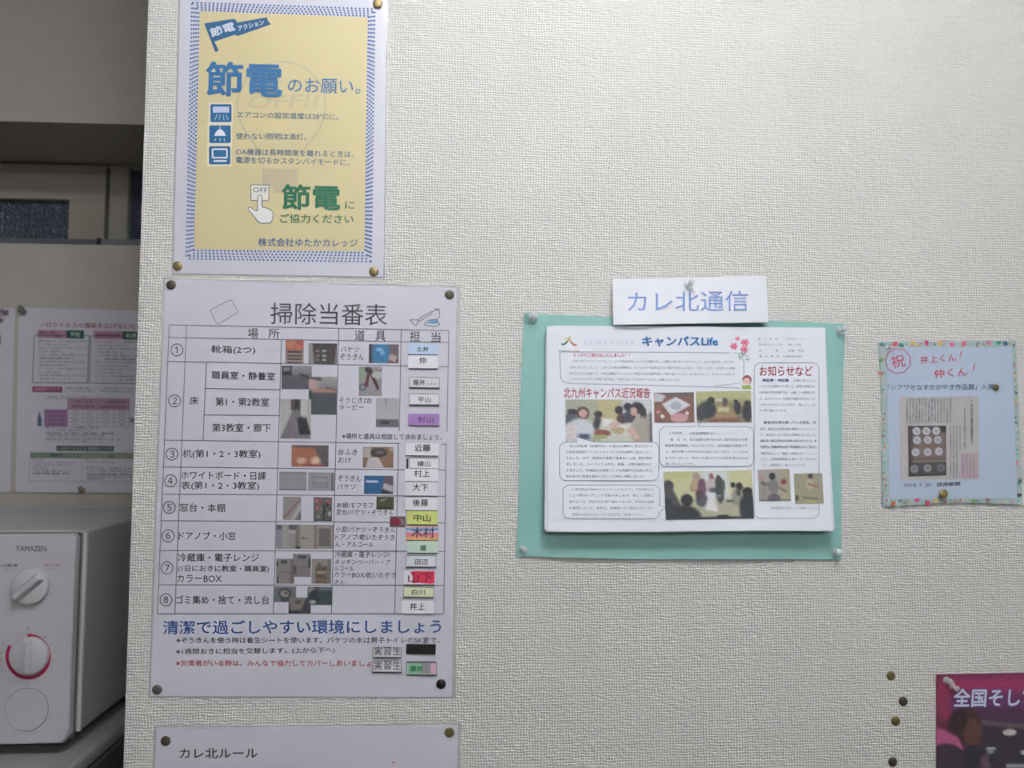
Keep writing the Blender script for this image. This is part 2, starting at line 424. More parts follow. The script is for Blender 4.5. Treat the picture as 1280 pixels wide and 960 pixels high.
# faint bulb
GB = (196, 184, 150)
S.arc('bulb_drawing', KT(622, 345), 55, 55, 150, 390, GB, 3, lvl=.00015)
S.line('bulb_drawing', KT(352, 500), KT(460, 650), GB, 3, .00015); S.line('bulb_drawing', KT(892, 500), KT(780, 650), GB, 3, .00015)
S.poly('bulb_drawing', [K5(545, 172), K5(738, 175), K5(734, 265), K5(545, 262)], (192, 180, 152), .00015)
S.poly('bulb_drawing', [K5(595, 262), K5(695, 265), K5(688, 305), K5(605, 303)], (192, 180, 152), .00015)
S.text('bulb_drawing', 'OFF!!', KT(375, 372), KT(870, 355), 17, GB, 0.02, 0.25, .00017)
# flag
S.poly('flag_emblem', [K4(*p) for p in ((235, 125), (390, 100), (406, 106), (410, 120), (570, 92), (576, 110), (592, 130), (415, 192), (400, 185), (290, 222), (312, 265), (306, 276), (294, 276))], (48, 98, 140))
S.text('flag_emblem', '節電', K4(276, 200), K4(404, 160), 11.5, (214, 216, 228), 0.02, 0, .0004)
S.text('flag_emblem', 'アクション', K4(420, 166), K4(558, 130), 6.5, (214, 216, 228), 0.02, 0, .0004)
S.text('heading', '節電', KT(92, 278), KT(628, 290), 43.5, BLU, 0.026)
S.text('heading', 'のお願い。', KT(665, 255), KT(1172, 266), 18.5, BLU, 0.006)
for (x0, y0, x1, y1) in ((128, 335, 275, 460), (120, 482, 270, 606), (118, 628, 267, 754)):
    a = [KT(x0 - 12, y0 - 10), KT(x1 + 8, y0 - 10), KT(x1 + 8, y1 + 12), KT(x0 - 12, y1 + 12)]
    S.poly('pictograms', a, (224, 216, 196), .00015)
    S.poly('pictograms', [KT(x0 + 6, y0), KT(x1 - 6, y0), KT(x1, y0 + 8), KT(x1, y1 - 8), KT(x1 - 6, y1), KT(x0 + 6, y1), KT(x0, y1 - 8), KT(x0, y0 + 8)], (40, 104, 150), .0002)
S.poly('pictograms', [KT(145, 352), KT(258, 352), KT(258, 394), KT(145, 394)], (190, 196, 222), .0003)
for a, b_ in (((160, 445), (176, 405)), ((188, 448), (196, 408)), ((215, 408), (224, 448)), ((234, 405), (252, 445))): S.line('pictograms', KT(*a), KT(*b_), (160, 190, 215), 1, .0003)
S.poly('pictograms', [KT(155, 555), KT(165, 530), KT(185, 510), KT(205, 510), KT(225, 530), KT(235, 555)], (224, 226, 235), .0003)
S.line('pictograms', KT(195, 485), KT(195, 512), (224, 226, 235), .8)
for x in (165, 195, 222): S.line('pictograms', KT(x, 572), KT(x + (x - 195) * .2, 592), (190, 210, 225), 1)
S.path('pictograms', [KT(143, 648), KT(243, 648), KT(243, 707), KT(143, 707)], (224, 226, 235), 1.8, True)
S.line('pictograms', KT(150, 730), KT(240, 730), (224, 226, 235), 2)
for tx_, a, b_, h in (('エアコンの設定温度は28℃に。', (312, 428), (1020, 446), 44), ('使わない照明は消灯。', (305, 580), (795, 585), 46),
                      ('OA機器は長時間席を離れるときは、', (305, 688), (1125, 706), 46), ('電源を切るかスタンバイモードに。', (305, 745), (1095, 765), 46)):
    S.text('small_text', tx_, KT(*a), KT(*b_), h / 5.565, DBL, 0.004)
S.poly('switch_drawing', [K5(485, 260), K5(582, 262), K5(580, 345), K5(485, 343)], (222, 218, 210)); S.path('switch_drawing', [K5(485, 260), K5(582, 262), K5(580, 345), K5(485, 343)], (80, 100, 110), .9, True)
S.text('switch_drawing', 'OFF', K5(495, 300), K5(573, 302), 6.2, (70, 95, 110), 0)
hand = [K5(*p) for p in ((520, 400), (521, 325), (527, 315), (538, 315), (543, 325), (544, 378), (570, 384), (590, 392), (604, 408), (602, 440), (590, 464), (540, 466), (520, 455), (500, 425), (470, 392), (473, 380), (485, 380), (503, 396))]
S.poly('switch_drawing', hand, (226, 224, 222), .0004); S.path('switch_drawing', hand, (80, 110, 110), .9, True, .0005)
S.text('green_heading', '節電', K5(648, 393), K5(962, 398), 32, GRN, 0.026)
S.text('green_heading', 'に', K5(986, 388), K5(1036, 390), 9.5, GRN, 0.012); S.text('green_heading', 'ご協力ください', K5(640, 464), K5(1032, 468), 11.5, GRN, 0.014)
S.text('company_line', '株式会社ゆたかカレッジ', K5(523, 588), K5(1055, 593), 10.5, (50, 100, 150), 0.012)
S.finish({'green_heading': 'dark green heading', 'heading': 'large blue heading', 'yellow_field': 'pale yellow printed field'})

# ---- 2. duty roster ---------------------------------------------------------
K6 = K(180, 340, 4.364); K7 = K(380, 340, 4.364); K8 = K(180, 550, 4.364); K9 = K(380, 550, 4.364)
K10 = K(180, 750, 4.573); K11 = K(380, 750, 4.573)
q = [(206.5, 349), (570.5, 360), (565, 871), (188, 870)]
t = thing('duty_roster', 'large laminated white cleaning roster with ruled table, small photos and blue slogan', 'poster', center(q))
Sheet(t, inset(q, -2.5, -2.5, -5, -2.5), 0.0004, thick=0.0002).slab('laminate_edge', M_POUCH)
ros = S = Sheet(t, q, 0.0008, thick=0.0002); S.slab('sheet', M_LAM, 8, 10)
LC = (108, 108, 118)
def ln(a, b_, wd=1.0): S.line('table_lines', a, b_, LC, wd)
TL, TR, BR, BL = (211.6, 406), (561, 413.3), (554.8, 767.2), (196.7, 767.2)
rows = [((211.6, 406), (561, 413.3)), ((210.5, 421.8), (559.9, 428.2)), ((209.8, 451.6), (560, 458.5)), ((203.6, 583.7), (557.6, 587.8)),
        ((201.8, 617.6), (556.4, 620.3)), ((200.2, 650.8), (556.4, 653.6)), ((198.8, 688.2), (556, 689.3)), ((197.6, 731), (555.3, 731.7)), ((196.7, 767.2), (554.8, 767.2))]
for a, b_ in rows: ln(a, b_)
ln((205.7, 550.1), (499.2, 554.3)); ln((551.9, 555.4), (557.6, 555.4))
ln(TL, BL); ln((233.2, 406.9), (218.5, 767.2)); ln((351.9, 424.8), (341.6, 767.2)); ln((423.5, 411), (414.4, 767.2))
ln((501.5, 412.9), K7(520, 868)); ln(K7(515, 930), (493.4, 767.2)); ln((561, 413.3), K7(780, 870)); ln(K7(775, 930), (554.8, 767.2))
ln(K6(340, 490), K6(322, 917)); ln(K6(335, 635), K6(740, 642)); ln(K6(330, 780), K6(738, 783))
S.text('title', '掃除当番表', (338, 405), (483.6, 407), 27, (70, 70, 76), 0)
for tx_, a, b_ in (('場', K6(565, 362), K6(622, 363)), ('所', K6(678, 362), K6(738, 364)), ('道', K7(275, 372), K7(332, 373)), ('具', K7(388, 376), K7(445, 377)),
                   ('担', K7(577, 378), K7(633, 379)), ('当', K7(693, 382), K7(745, 383))):
    S.text('column_head#' + tx_, tx_, a, b_, 12.8, INK, 0)
for tx_, kk, x, y in (('①', K6, 180, 425), ('②', K6, 167, 703), ('③', K8, 152, 77), ('④', K8, 145, 222), ('⑤', K8, 138, 368), ('⑥', K8, 132, 523), ('⑦', K8, 125, 698), ('⑧', K8, 120, 872)):
    c = kk(x, y); S.text('row_number#' + tx_, tx_, (c[0] - 8, c[1] + 8), (c[0] + 8, c[1] + 8), 16, (60, 60, 66), 0)
for kk, tx_, x0, y0, x1, y1, h in (
    (K6, '靴箱(2つ)', 367, 447, 607, 452, 47), (K6, '職員室・静養室', 368, 584, 715, 592, 45), (K6, '床', 248, 724, 296, 726, 46),
    (K6, '第1・第2教室', 390, 730, 682, 734, 47), (K6, '第3教室・廊下', 372, 872, 692, 874, 47),
    (K8, '机(第1・2・3教室)', 210, 102, 635, 104, 50), (K8, 'ホワイトボード・日課', 203, 214, 665, 219, 46), (K8, '表(第1・2・3教室)', 203, 275, 628, 277, 50),
    (K8, '窓台・本棚', 195, 391, 442, 393, 46), (K8, 'ドアノブ・小窓', 190, 545, 500, 547, 46), (K8, '冷蔵庫・電子レンジ', 185, 664, 628, 665, 46),
    (K8, '(1日におきに教室・職員室)', 185, 722, 682, 725, 40), (K8, 'カラーBOX', 180, 776, 425, 776, 42), (K8, 'ゴミ集め・捨て・流し台', 175, 895, 682, 897, 48)):
    S.text('place_name#' + tx_, tx_, kk(x0, y0), kk(x1, y1), h / 4.364, INK, 0.006)
for kk, tx_, x0, y0, x1, y1, h in (
    (K7, 'バケツ', 200, 436, 298, 438, 30), (K7, 'ぞうきん', 195, 478, 325, 480, 34), (K7, 'そうじき2台', 190, 716, 370, 717, 34), (K7, 'タービー', 190, 752, 325, 752, 30),
    (K9, '台ふき', 185, 82, 288, 84, 34), (K9, 'おけ', 185, 125, 255, 126, 32), (K9, 'ぞうきん', 183, 225, 310, 227, 33), (K9, 'バケツ', 180, 268, 282, 268, 28),
    (K9, '本棚/モフモフ', 175, 371, 375, 371, 30), (K9, '窓台/バケツ・ぞうきん', 175, 409, 488, 411, 32), (K9, '小窓/バケツ・ぞうきん', 172, 504, 497, 506, 32),
    (K9, 'ドアノブ/乾いたぞうき', 170, 545, 493, 549, 34), (K9, 'ん・アルコール', 170, 583, 378, 583, 26), (K9, '冷蔵庫・電子レンジ/', 168, 641, 468, 643, 33),
    (K9, 'キッチンペーパー・ア', 168, 679, 470, 681, 28), (K9, 'ルコール', 166, 713, 270, 713, 26), (K9, 'カラーBOX/乾いたぞう', 163, 750, 497, 753, 32), (K9, 'きん', 165, 788, 222, 788, 26)):
    S.text('tool_note#%d_%d' % (x0, y0), tx_, kk(x0, y0), kk(x1, y1), h / 4.364, (70, 70, 76), 0.002, 0.08)
S.text('tool_note#x', '※場所と道具は相談して決めましょう。', K7(208, 912), K7(752, 918), 7.6, INK, 0.006)
S.text('slogan', '清潔で過ごしやすい環境にしましょう', (203.6, 793), (551.7, 791.8), 17.5, (54, 92, 156), 0.014)
S.text('rules_text', '※ぞうきんを使う時は養生シートを使います。バケツの水は男子トイレのSK室で。', (220.5, 804.2), (549.5, 804), 7.8, INK, 0.003)
S.text('rules_text', '※1週間おきに担当を交替します。(上から下へ)', (220, 819), (418.3, 817), 8.2, INK, 0.003)
S.text('red_note', '※欠席者がいる時は、みんなで協力してカバーしあいましょ', (219.8, 832.8), (464, 832.8), 7.8, (190, 60, 66), 0.005)
# line drawings
sp = [K6(*p) for p in ((362, 210), (372, 202), (462, 155), (475, 153), (483, 162), (511, 212), (508, 224), (412, 280), (400, 283), (393, 275))]
S.path('sponge_drawing', sp, (120, 120, 128), 0.8, True)
random.seed(3)
for i in range(26):
    a = random.random(); b_ = random.random()
    x = 372 + a * 98 + b_ * 30; y = 215 - a * 50 + b_ * 55
    S.ell('sponge_drawing', K6(x, y), .4, .4, (130, 130, 140), n=5)
vac = [((577, 260), (625, 262), (612, 292), (600, 286), (577, 260)), ((622, 262), (640, 245), (700, 215), (735, 205)), ((625, 272), (700, 226)), ((710, 203), (735, 200), (741, 240), (722, 262)),
       ((655, 285), (680, 262), (722, 258), (740, 285), (725, 298), (655, 290))]
for v_ in vac: S.path('vacuum_drawing', [K7(*p) for p in v_], (110, 110, 122), 1.0)
S.poly('vacuum_drawing', [K7(668, 280), K7(690, 262), K7(722, 262), K7(732, 275), K7(715, 283)], (110, 160, 200))

KA = K(340, 420, 7.382); KB = K(340, 550, 7.382); KC = K(330, 640, 7.382)
def rq(kk, x0, y0, x1, y1): return [kk(x0, y0), kk(x1, y0 + 2), kk(x1 - 2, y1 + 2), kk(x0 - 3, y1)]
def p_shoe1(p):
    p.fill((150, 120, 120)); p.rect(0, 0, 1, .4, (190, 80, 70)); p.ell(.3, .15, .3, .2, (200, 120, 90)); p.ell(.75, .3, .2, .12, (205, 110, 80))
    for y in (.45, .62, .78, .92): p.rect(.12, y, .88, y + .08, (60, 52, 55)); p.rect(.0, y + .08, 1, y + .11, (185, 165, 160))
    p.noise(8)
def p_shoe2(p):
    p.fill((70, 66, 70)); p.poly([(0, 0), (.12, 0), (.2, 1), (0, 1)], (150, 145, 145)); p.poly([(.98, .0), (1, 0), (1, 1), (.9, 1)], (130, 125, 125))
    for x in (.24, .48, .68):
        for y in (.32, .55, .75): p.rect(x, y, x + .13, y + .1, (150, 120, 120) if x < .3 else (165, 165, 165) if x < .5 else (105, 70, 80), .04)
    p.noise(8)
def p_bucket(p): p.fill((110, 90, 96)); p.ell(.4, .5, .3, .7, (45, 120, 178)); p.ell(.35, .28, .12, .1, (120, 180, 215)); p.ell(.45, .45, .08, .12, (110, 170, 210)); p.rect(0, 0, .1, 1, (55, 60, 72)); p.poly([(.7, .5), (.95, .6), (.9, .95), (.66, .8)], (185, 150, 150)); p.noise(6)
def p_floor1(p): p.grad((150, 142, 145), (78, 80, 90)); p.rect(0, .38, 1, 1, (88, 88, 98), .1); p.rect(0, 0, .33, .4, (52, 56, 58)); p.rect(.05, .05, .28, .25, (120, 125, 125)); p.poly([(.6, .3), (1, .5), (1, .6), (.6, .42)], (62, 60, 66)); p.noise(5)
def p_floor2(p): p.grad((165, 160, 160), (66, 72, 80)); p.rect(0, .42, 1, 1, (74, 78, 86), .1); p.rect(.1, .32, 1, .42, (186, 128, 110)); p.ell(.15, .2, .18, .15, (190, 150, 150)); p.poly([(0, 0), (.45, .05), (.45, .1), (0, .06)], (48, 46, 48)); p.poly([(.6, .28), (1, .34), (1, .37), (.6, .31)], (70, 70, 80)); p.rect(-.1, .38, .12, .8, (50, 72, 66)); p.noise(5)
def p_corr(p): p.fill((178, 176, 176)); p.poly([(.42, .25), (.62, .25), (1, 1), (0, 1)], (122, 112, 124)); p.rect(.35, 0, .65, .28, (90, 80, 78)); p.rect(.45, 0, .6, .22, (56, 50, 48)); p.poly([(.55, .47), (.85, .47), (1, .9), (.62, .9)], (48, 52, 52)); p.rect(.66, 0, .85, .4, (196, 196, 190)); p.noise(4)
def p_vac(p): p.fill((150, 146, 152)); p.rect(0, 0, .3, .5, (140, 156, 130)); p.poly([(.35, .05), (.55, .05), (.9, .75), (.8, .8)], (86, 52, 56)); p.poly([(.4, .05), (.5, .1), (.4, .7), (.25, .65)], (110, 50, 54)); p.ell(.4, .1, .14, .1, (56, 52, 56)); p.ell(.17, .7, .15, .12, (84, 84, 92)); p.ell(.17, .7, .09, .07, (150, 150, 156)); p.rect(.7, .1, 1, .16, (150, 90, 96)); p.ell(.8, .28, .25, .12, (180, 180, 182)); p.noise(6)
def p_mop(p): p.fill((178, 174, 182)); p.rect(0, .72, 1, 1, (106, 104, 112)); p.rect(.4, .02, .46, .2, (140, 130, 130), .03); p.rect(.41, .2, .44, .8, (168, 162, 166)); p.ell(.4, .84, .2, .07, (68, 66, 74)); p.noise(3)
def p_desk(p): p.fill((176, 104, 74)); p.poly([(0, 0), (1, 0), (1, .15), (0, .1)], (92, 82, 82)); p.poly([(.6, .05), (1, .05), (1, 1), (.85, 1)], (96, 88, 92)); p.ell(.27, .72, .13, .15, (222, 180, 150), .8); p.ell(.65, .72, .12, .18, (226, 190, 165), .8); p.rect(.3, .9, .85, 1, (170, 76, 66)); p.noise(6)
def p_box(p): p.fill((150, 108, 84)); p.rect(0, 0, .25, .5, (180, 170, 160)); p.ell(.52, .28, .27, .22, (66, 60, 66)); p.ell(.55, .25, .15, .1, (105, 100, 108)); p.poly([(.18, .52), (.5, .5), (.7, 1), (.1, 1)], (196, 186, 190)); p.rect(.88, 0, 1, .2, (165, 165, 165)); p.noise(5)
def p_board1(p): p.fill((150, 146, 156)); p.rect(0, 0, 1, .12, (140, 136, 142)); p.rect(0, .93, 1, 1, (90, 90, 96)); p.noise(4)
def p_board2(p): p.fill((152, 150, 158)); p.rect(.18, .25, .75, .85, (132, 130, 140)); p.rect(.22, .31, .71, .5, (156, 154, 162)); p.rect(.22, .56, .71, .8, (144, 142, 152)); p.rect(.86, 0, .93, 1, (116, 112, 120)); p.noise(3)
def p_bucket2(p): p.fill((105, 90, 105)); p.poly([(0, 0), (.68, 0), (.6, 1), (0, 1)], (36, 100, 160)); p.rect(.07, .26, .48, .36, (190, 205, 225)); p.poly([(.68, .4), (1, .55), (1, .9), (.64, .7)], (176, 170, 176)); p.poly([(.62, .75), (.95, .95), (.6, 1)], (60, 62, 70)); p.noise(4)
def p_sill(p): p.fill((150, 142, 142)); p.poly([(.95, .05), (1, .1), (.1, .95), (0, .9)], (140, 96, 100)); p.poly([(1, .25), (1, .5), (.6, 1), (.4, 1)], (182, 176, 178)); p.poly([(1, .6), (1, 1), (.7, 1)], (110, 110, 112)); p.noise(4)
def p_shelf(p): p.fill((104, 96, 98)); [p.rect(x, y, x + .15, y + .18, c) for x, y, c in ((.1, .05, (190, 90, 100)), (.3, .1, (150, 70, 80)), (.75, .1, (190, 70, 84)), (.15, .35, (170, 90, 90)), (.5, .5, (50, 60, 60)), (.65, .25, (60, 66, 64)), (.2, .7, (120, 130, 120)), (.8, .6, (170, 160, 160)))]; p.rect(.5, .3, .6, 1, (48, 58, 56)); p.rect(0, .92, 1, 1, (50, 72, 60)); p.noise(14)
def p_green(p): p.fill((78, 84, 58)); p.poly([(.2, .25), (.6, .1), (.62, .2), (.25, .4)], (122, 128, 104)); p.rect(0, .8, 1, 1, (58, 60, 40)); p.noise(6)
def p_red(p): p.fill((112, 92, 98)); p.ell(.35, .5, .34, .38, (150, 26, 52)); p.poly([(.65, .2), (.9, .3), (.95, .7), (.7, .6)], (142, 120, 126)); p.noise(5)
def p_doors(p): p.fill((150, 142, 138)); p.rect(0, 0, .1, .2, (84, 84, 98)); p.rect(0, .2, .1, 1, (134, 136, 150)); p.rect(.1, 0, .2, 1, (164, 156, 156)); p.rect(.22, 0, .33, .2, (86, 84, 96)); p.rect(.22, .25, .33, .35, (180, 172, 172)); p.rect(.35, 0, .4, 1, (110, 104, 104)); p.rect(.42, 0, .66, 1, (162, 150, 140)); p.ell(.47, .55, .03, .05, (70, 64, 62)); p.rect(.47, .54, .58, .58, (110, 100, 92)); p.rect(.67, 0, .7, 1, (124, 112, 110)); p.rect(.73, .15, .93, .88, (112, 102, 104)); p.rect(.33, .88, .43, 1, (40, 38, 42)); p.noise(4)
def p_fr1(p): p.fill((132, 126, 128)); p.rect(0, .1, .12, .3, (70, 68, 72)); p.rect(.25, .06, .6, .2, (62, 62, 68)); p.rect(.25, .52, .8, .56, (100, 96, 98)); p.rect(.8, 0, 1, 1, (108, 96, 94)); p.rect(.05, .7, .15, 1, (60, 56, 60)); p.noise(6)
def p_fr2(p): p.fill((128, 120, 122)); p.rect(.28, .06, .75, .2, (60, 58, 64)); p.rect(0, .5, .2, .9, (96, 70, 72)); p.rect(.85, .2, 1, .6, (62, 56, 56)); p.rect(.3, .55, .75, .58, (104, 98, 100)); p.noise(6)
def p_sh3(p): p.fill((142, 138, 134)); p.rect(.2, .3, .8, 1, (108, 90, 76)); [p.rect(.25, y, .75, y + .1, c) for y, c in ((.35, (92, 80, 72)), (.5, (170, 150, 100)), (.65, (90, 80, 80)), (.8, (150, 96, 80)))]; p.rect(.82, 0, 1, 1, (118, 110, 110)); p.ell(.4, .24, .08, .08, (90, 84, 80)); p.noise(6)
def p_bin1(p): p.fill((108, 112, 116)); p.ell(.5, .45, .28, .35, (58, 58, 60)); p.ell(.5, .45, .2, .22, (150, 140, 138)); p.ell(.55, .4, .1, .1, (90, 88, 90)); p.ell(.5, .85, .2, .12, (60, 78, 74)); p.noise(6)
def p_bin2(p): p.fill((66, 66, 76)); p.poly([(0, 0), (.8, 0), (.55, .75), (.1, .8)], (126, 116, 110)); p.ell(.42, .28, .14, .12, (84, 74, 70)); p.rect(0, .8, .5, 1, (50, 46, 48)); p.noise(6)
def p_sink(p): p.fill((66, 78, 82)); p.rect(0, 0, .3, .35, (150, 130, 136), .15); p.ell(.3, .55, .22, .4, (48, 58, 62)); p.ell(.22, .83, .14, .1, (168, 166, 156)); p.rect(.5, 0, 1, .2, (104, 118, 128), .15); p.poly([(.4, .3), (.9, .2), (1, .6), (.5, .8)], (56, 72, 74)); p.noise(6)
for kk, bx, fn, lv in ((KA, (125, 38, 293, 255), p_shoe1, 0), (KA, (340, 67, 603, 258), p_shoe2, 0), (KA, (895, 75, 1170, 250), p_bucket, 0), (KA, (90, 273, 368, 490), p_floor1, 0),
                   (KA, (340, 374, 603, 725), p_floor2, 1), (KA, (76, 582, 362, 948), p_corr, 2), (KA, (802, 283, 1015, 553), p_vac, 0), (KA, (960, 572, 1172, 843), p_mop, 0),
                   (KB, (182, 47, 523, 245), p_desk, 0), (KB, (840, 63, 1122, 255), p_box, 0), (KB, (68, 292, 322, 463), p_board1, 0), (KB, (334, 298, 583, 469), p_board2, 0),
                   (KB, (851, 329, 1120, 498), p_bucket2, 0), (KB, (103, 523, 270, 738), p_sill, 0), (KB, (384, 527, 555, 748), p_shelf, 0), (KB, (965, 522, 1125, 641), p_green, 0),
                   (KC, (113, 116, 645, 340), p_doors, 0), (KC, (113, 430, 280, 660), p_fr1, 0), (KC, (268, 386, 433, 598), p_fr2, 1), (KC, (440, 431, 620, 661), p_sh3, 0),
                   (KC, (90, 686, 297, 832), p_bin1, 0), (KC, (228, 788, 432, 940), p_bin2, 1), (KC, (402, 689, 632, 858), p_sink, 2)):
    S.picture('printed_photo', rq(kk, *bx), fn, (26, 24), 0.0002 + lv * 0.00008)
S.poly('photo_masks', rq(KA, 82, 495, 333, 580), (204, 203, 214), .0005)
redq = rq(KB, 1088, 703, 1232, 804); S.picture('printed_photo', redq, p_red, (16, 14), 0.0005)
S.finish({'slogan': 'blue slogan line', 'red_note': 'red note line'})

# ---- 3. name magnets ----------------------------------------------------------
K12 = K(480, 420, 6.857); K13 = K(480, 550, 6.857); K14 = K(440, 680, 5.336)
M_MAG = mat('magnet_rubber', (52, 56, 54), 0.7)
PW = (226, 226, 232)
mags = [
    (K12, (203, 60, 466, 155), (188, 206, 232), '土井', (275, 133, 382, 135, 42), 'pale blue name magnet at the top of the roster column of names', 0),
    (K12, (208, 166, 466, 276), PW, '仲', (300, 240, 362, 242, 62), 'white name magnet touching the underside of the pale blue one', 0),
    (K12, (213, 346, 480, 442), (214, 213, 218), '藤井', (247, 420, 352, 422, 48), 'grey outlined name magnet with extra tiny print beside its two characters', 1),
    (K12, (212, 489, 478, 590), (224, 224, 230), '平山', (290, 568, 400, 571, 48), 'white name magnet directly above the purple one', 1),
    (K12, (210, 665, 476, 766), (168, 132, 194), '杉山', (290, 742, 425, 742, 52), 'only purple name magnet, lowest of the upper group', 0),
    (K13, (186, 26, 470, 131), PW, '近藤', (262, 98, 398, 99, 62), 'white name magnet beside the rule line just under the small print note', 0),
    (K13, (215, 148, 478, 246), PW, '横山', (285, 228, 398, 228, 48), 'white name magnet with a dark strip along its left side', 1),
    (K13, (180, 247, 468, 352), PW, '村上', (258, 318, 392, 318, 64), 'white name magnet just above the one right of the blue bucket photo', 0),
    (K13, (180, 358, 455, 476), (218, 218, 226), '大下', (245, 436, 378, 438, 62), 'white name magnet with dark lower edge on the line above the fifth row', 0),
    (K13, (180, 492, 462, 600), PW, '後藤', (245, 568, 380, 569, 62), 'white name magnet directly above the yellow green one', 0),
    (K13, (197, 608, 462, 722), (208, 218, 128), '中山', (253, 697, 400, 700, 62), 'yellow green name magnet', 0),
    (K13, (190, 738, 468, 856), (226, 180, 176), '木村', (232, 838, 432, 842, 92), 'striped blue, pink and orange name magnet', 0),
    (K14, (370, -20, 577, 58), (196, 216, 200), '堀', (452, 45, 492, 46, 38), 'pale green name magnet under the striped one', 0),
    (K14, (357, 74, 566, 154), (220, 222, 228), '田辺', (420, 138, 508, 138, 38), 'white name magnet directly above the red one', 1),
    (K14, (345, 180, 555, 270), (228, 222, 230), '山下', (375, 258, 540, 252, 62), 'white name magnet scribbled over in red', 0),
    (K14, (342, 283, 550, 354), (224, 224, 190), '白川', (400, 340, 487, 341, 38), 'pale cream yellow name magnet with dark edge below the red one', 1),
    (K14, (332, 380, 546, 464), PW, '井上', (385, 442, 487, 443, 50), 'white name magnet at the foot of the column, on the bottom line of the table', 0),
    (K14, (136, 684, 334, 757), (218, 216, 222), '実習生', (145, 742, 328, 742, 55), 'upper of two white magnets reading trainee beside the black one', 1),
    (K14, (135, 775, 334, 856), (218, 216, 222), '実習生', (145, 838, 328, 839, 60), 'lower of two white magnets reading trainee, with a thick black bottom edge', 1),
    (K14, (362, 667, 560, 730), (28, 26, 28), '', None, 'plain black blank magnet strip under the roster small print', 0),
    (K14, (362, 787, 570, 872), (186, 200, 192), '藤井', (388, 850, 472, 852, 38), 'green, grey and pink smudged name magnet above the black thumbtack', 1),
]
for k, (kk, (x0, y0, x1, y1), col, txt, tb, lab, frame) in enumerate(mags):
    random.seed(k)
    dy = 3 if kk is not K14 else 1
    dt = random.uniform(-2, 2)
    q = [kk(x0, y0), kk(x1, y0 + dy + dt), kk(x1 - 2, y1 + dy + dt), kk(x0 - 2, y1)]
    c = center(q, -0.001)
    t = thing('name_magnet', lab, 'magnet', c, 'name magnets stuck on the duty roster')
    base = Sheet(t, [(a + (0.6 if i in (0, 3) else -0.2), b2 + (0.5 if i < 2 else 0.9)) for i, (a, b2) in enumerate(q)], 0.0011 + (k % 2) * 0.0002, thick=0.0012)
    base.slab('magnet_backing', M_MAG)
    S = Sheet(t, q, 0.0024 + (k % 2) * 0.0002, thick=0.0004); S.slab('name_label', mat('label_paper', col, 0.5), 3, 3)
    if frame: S.path('label_border', inset(q, .6, .6, .6, .6), (120, 122, 128), .7, True)
    tc_ = (58, 58, 64)
    if txt == '杉山': tc_ = (92, 60, 118)
    if k == 11:
        for (ya, yb), cc in (((.12, .3), (128, 160, 205)), ((.3, .45), (200, 200, 220)), ((.45, .78), (226, 140, 150)), ((.78, 1), (232, 176, 120))):
            a = np.array(q); L_ = lambda v: tuple(a[0] * (1 - v) + a[3] * v); R_ = lambda v: tuple(a[1] * (1 - v) + a[2] * v)
            S.poly('colour_stripes', [L_(ya), R_(ya), R_(yb), L_(yb)], cc)
    if k == 14:
        S.poly('red_scribble', [kk(*p) for p in ((388, 186), (420, 180), (500, 182), (552, 182), (550, 262), (520, 266), (440, 258), (400, 262), (408, 220))], (222, 58, 88)); tc_ = (140, 30, 60)
    if k == 20:
        S.poly('colour_smudge', [kk(375, 795), kk(470, 792), kk(470, 862), kk(375, 862)], (130, 190, 150)); S.poly('colour_smudge', [kk(470, 792), kk(525, 794), kk(525, 862), kk(470, 862)], (150, 146, 152)); S.poly('colour_smudge', [kk(525, 794), kk(562, 796), kk(562, 866), kk(525, 862)], (222, 178, 196)); tc_ = (50, 86, 70)
        S.line('dark_edge', kk(362, 787), kk(560, 787), (60, 40, 48), 1.2)
    if k == 18: S.poly('dark_edge', [kk(136, 850), kk(334, 851), kk(334, 859), kk(136, 857)], (30, 30, 34))
    if k == 6: S.text('lettering', '横山', kk(*tb[:2]), kk(*tb[2:4]), tb[4] / 6.857, tc_, 0.005)
    elif txt: S.text('lettering', txt, kk(*tb[:2]), kk(*tb[2:4]), tb[4] / (5.336 if kk is K14 else 6.857), tc_, 0.008 if k not in (17, 18) else 0)
    if k == 2: S.text('lettering', 'みすず', kk(362, 420), kk(448, 420), 2.4, (100, 100, 106))
    if k == 4:
        S.text('lettering', '|||||', kk(372, 742), kk(430, 742), 6, (150, 150, 160))
    S.finish()
    if k == 6:
        Sheet(t, [kk(193, 158), kk(208, 158), kk(206, 246), kk(191, 246)], 0.0011, thick=0.0014).slab('dark_strip', mat('dark_strip', (50, 56, 60), .6))

# ---- 4. rules sheet below the roster --------------------------------------------
q = [(195.5, 909.8), (572.4, 906.2), (566, 1180), (184, 1180)]
t = thing('house_rules_sheet', 'white laminated sheet at the bottom edge, headed with one short dark line of writing', 'poster', center(q))
Sheet(t, inset(q, -2, -2, -4, -2), 0.0004, thick=0.0002).slab('laminate_edge', M_POUCH)
S = Sheet(t, q, 0.0008, thick=0.0002); S.slab('sheet', M_LAM, 6, 6)
S.text('heading', 'カレ北ルール', K10(203, 907), K10(650, 905), 13.2, (56, 54, 62), 0.018)
S.ell('ink_dot', K11(512, 929), 1.6, 1.2, (180, 80, 80)); S.finish()

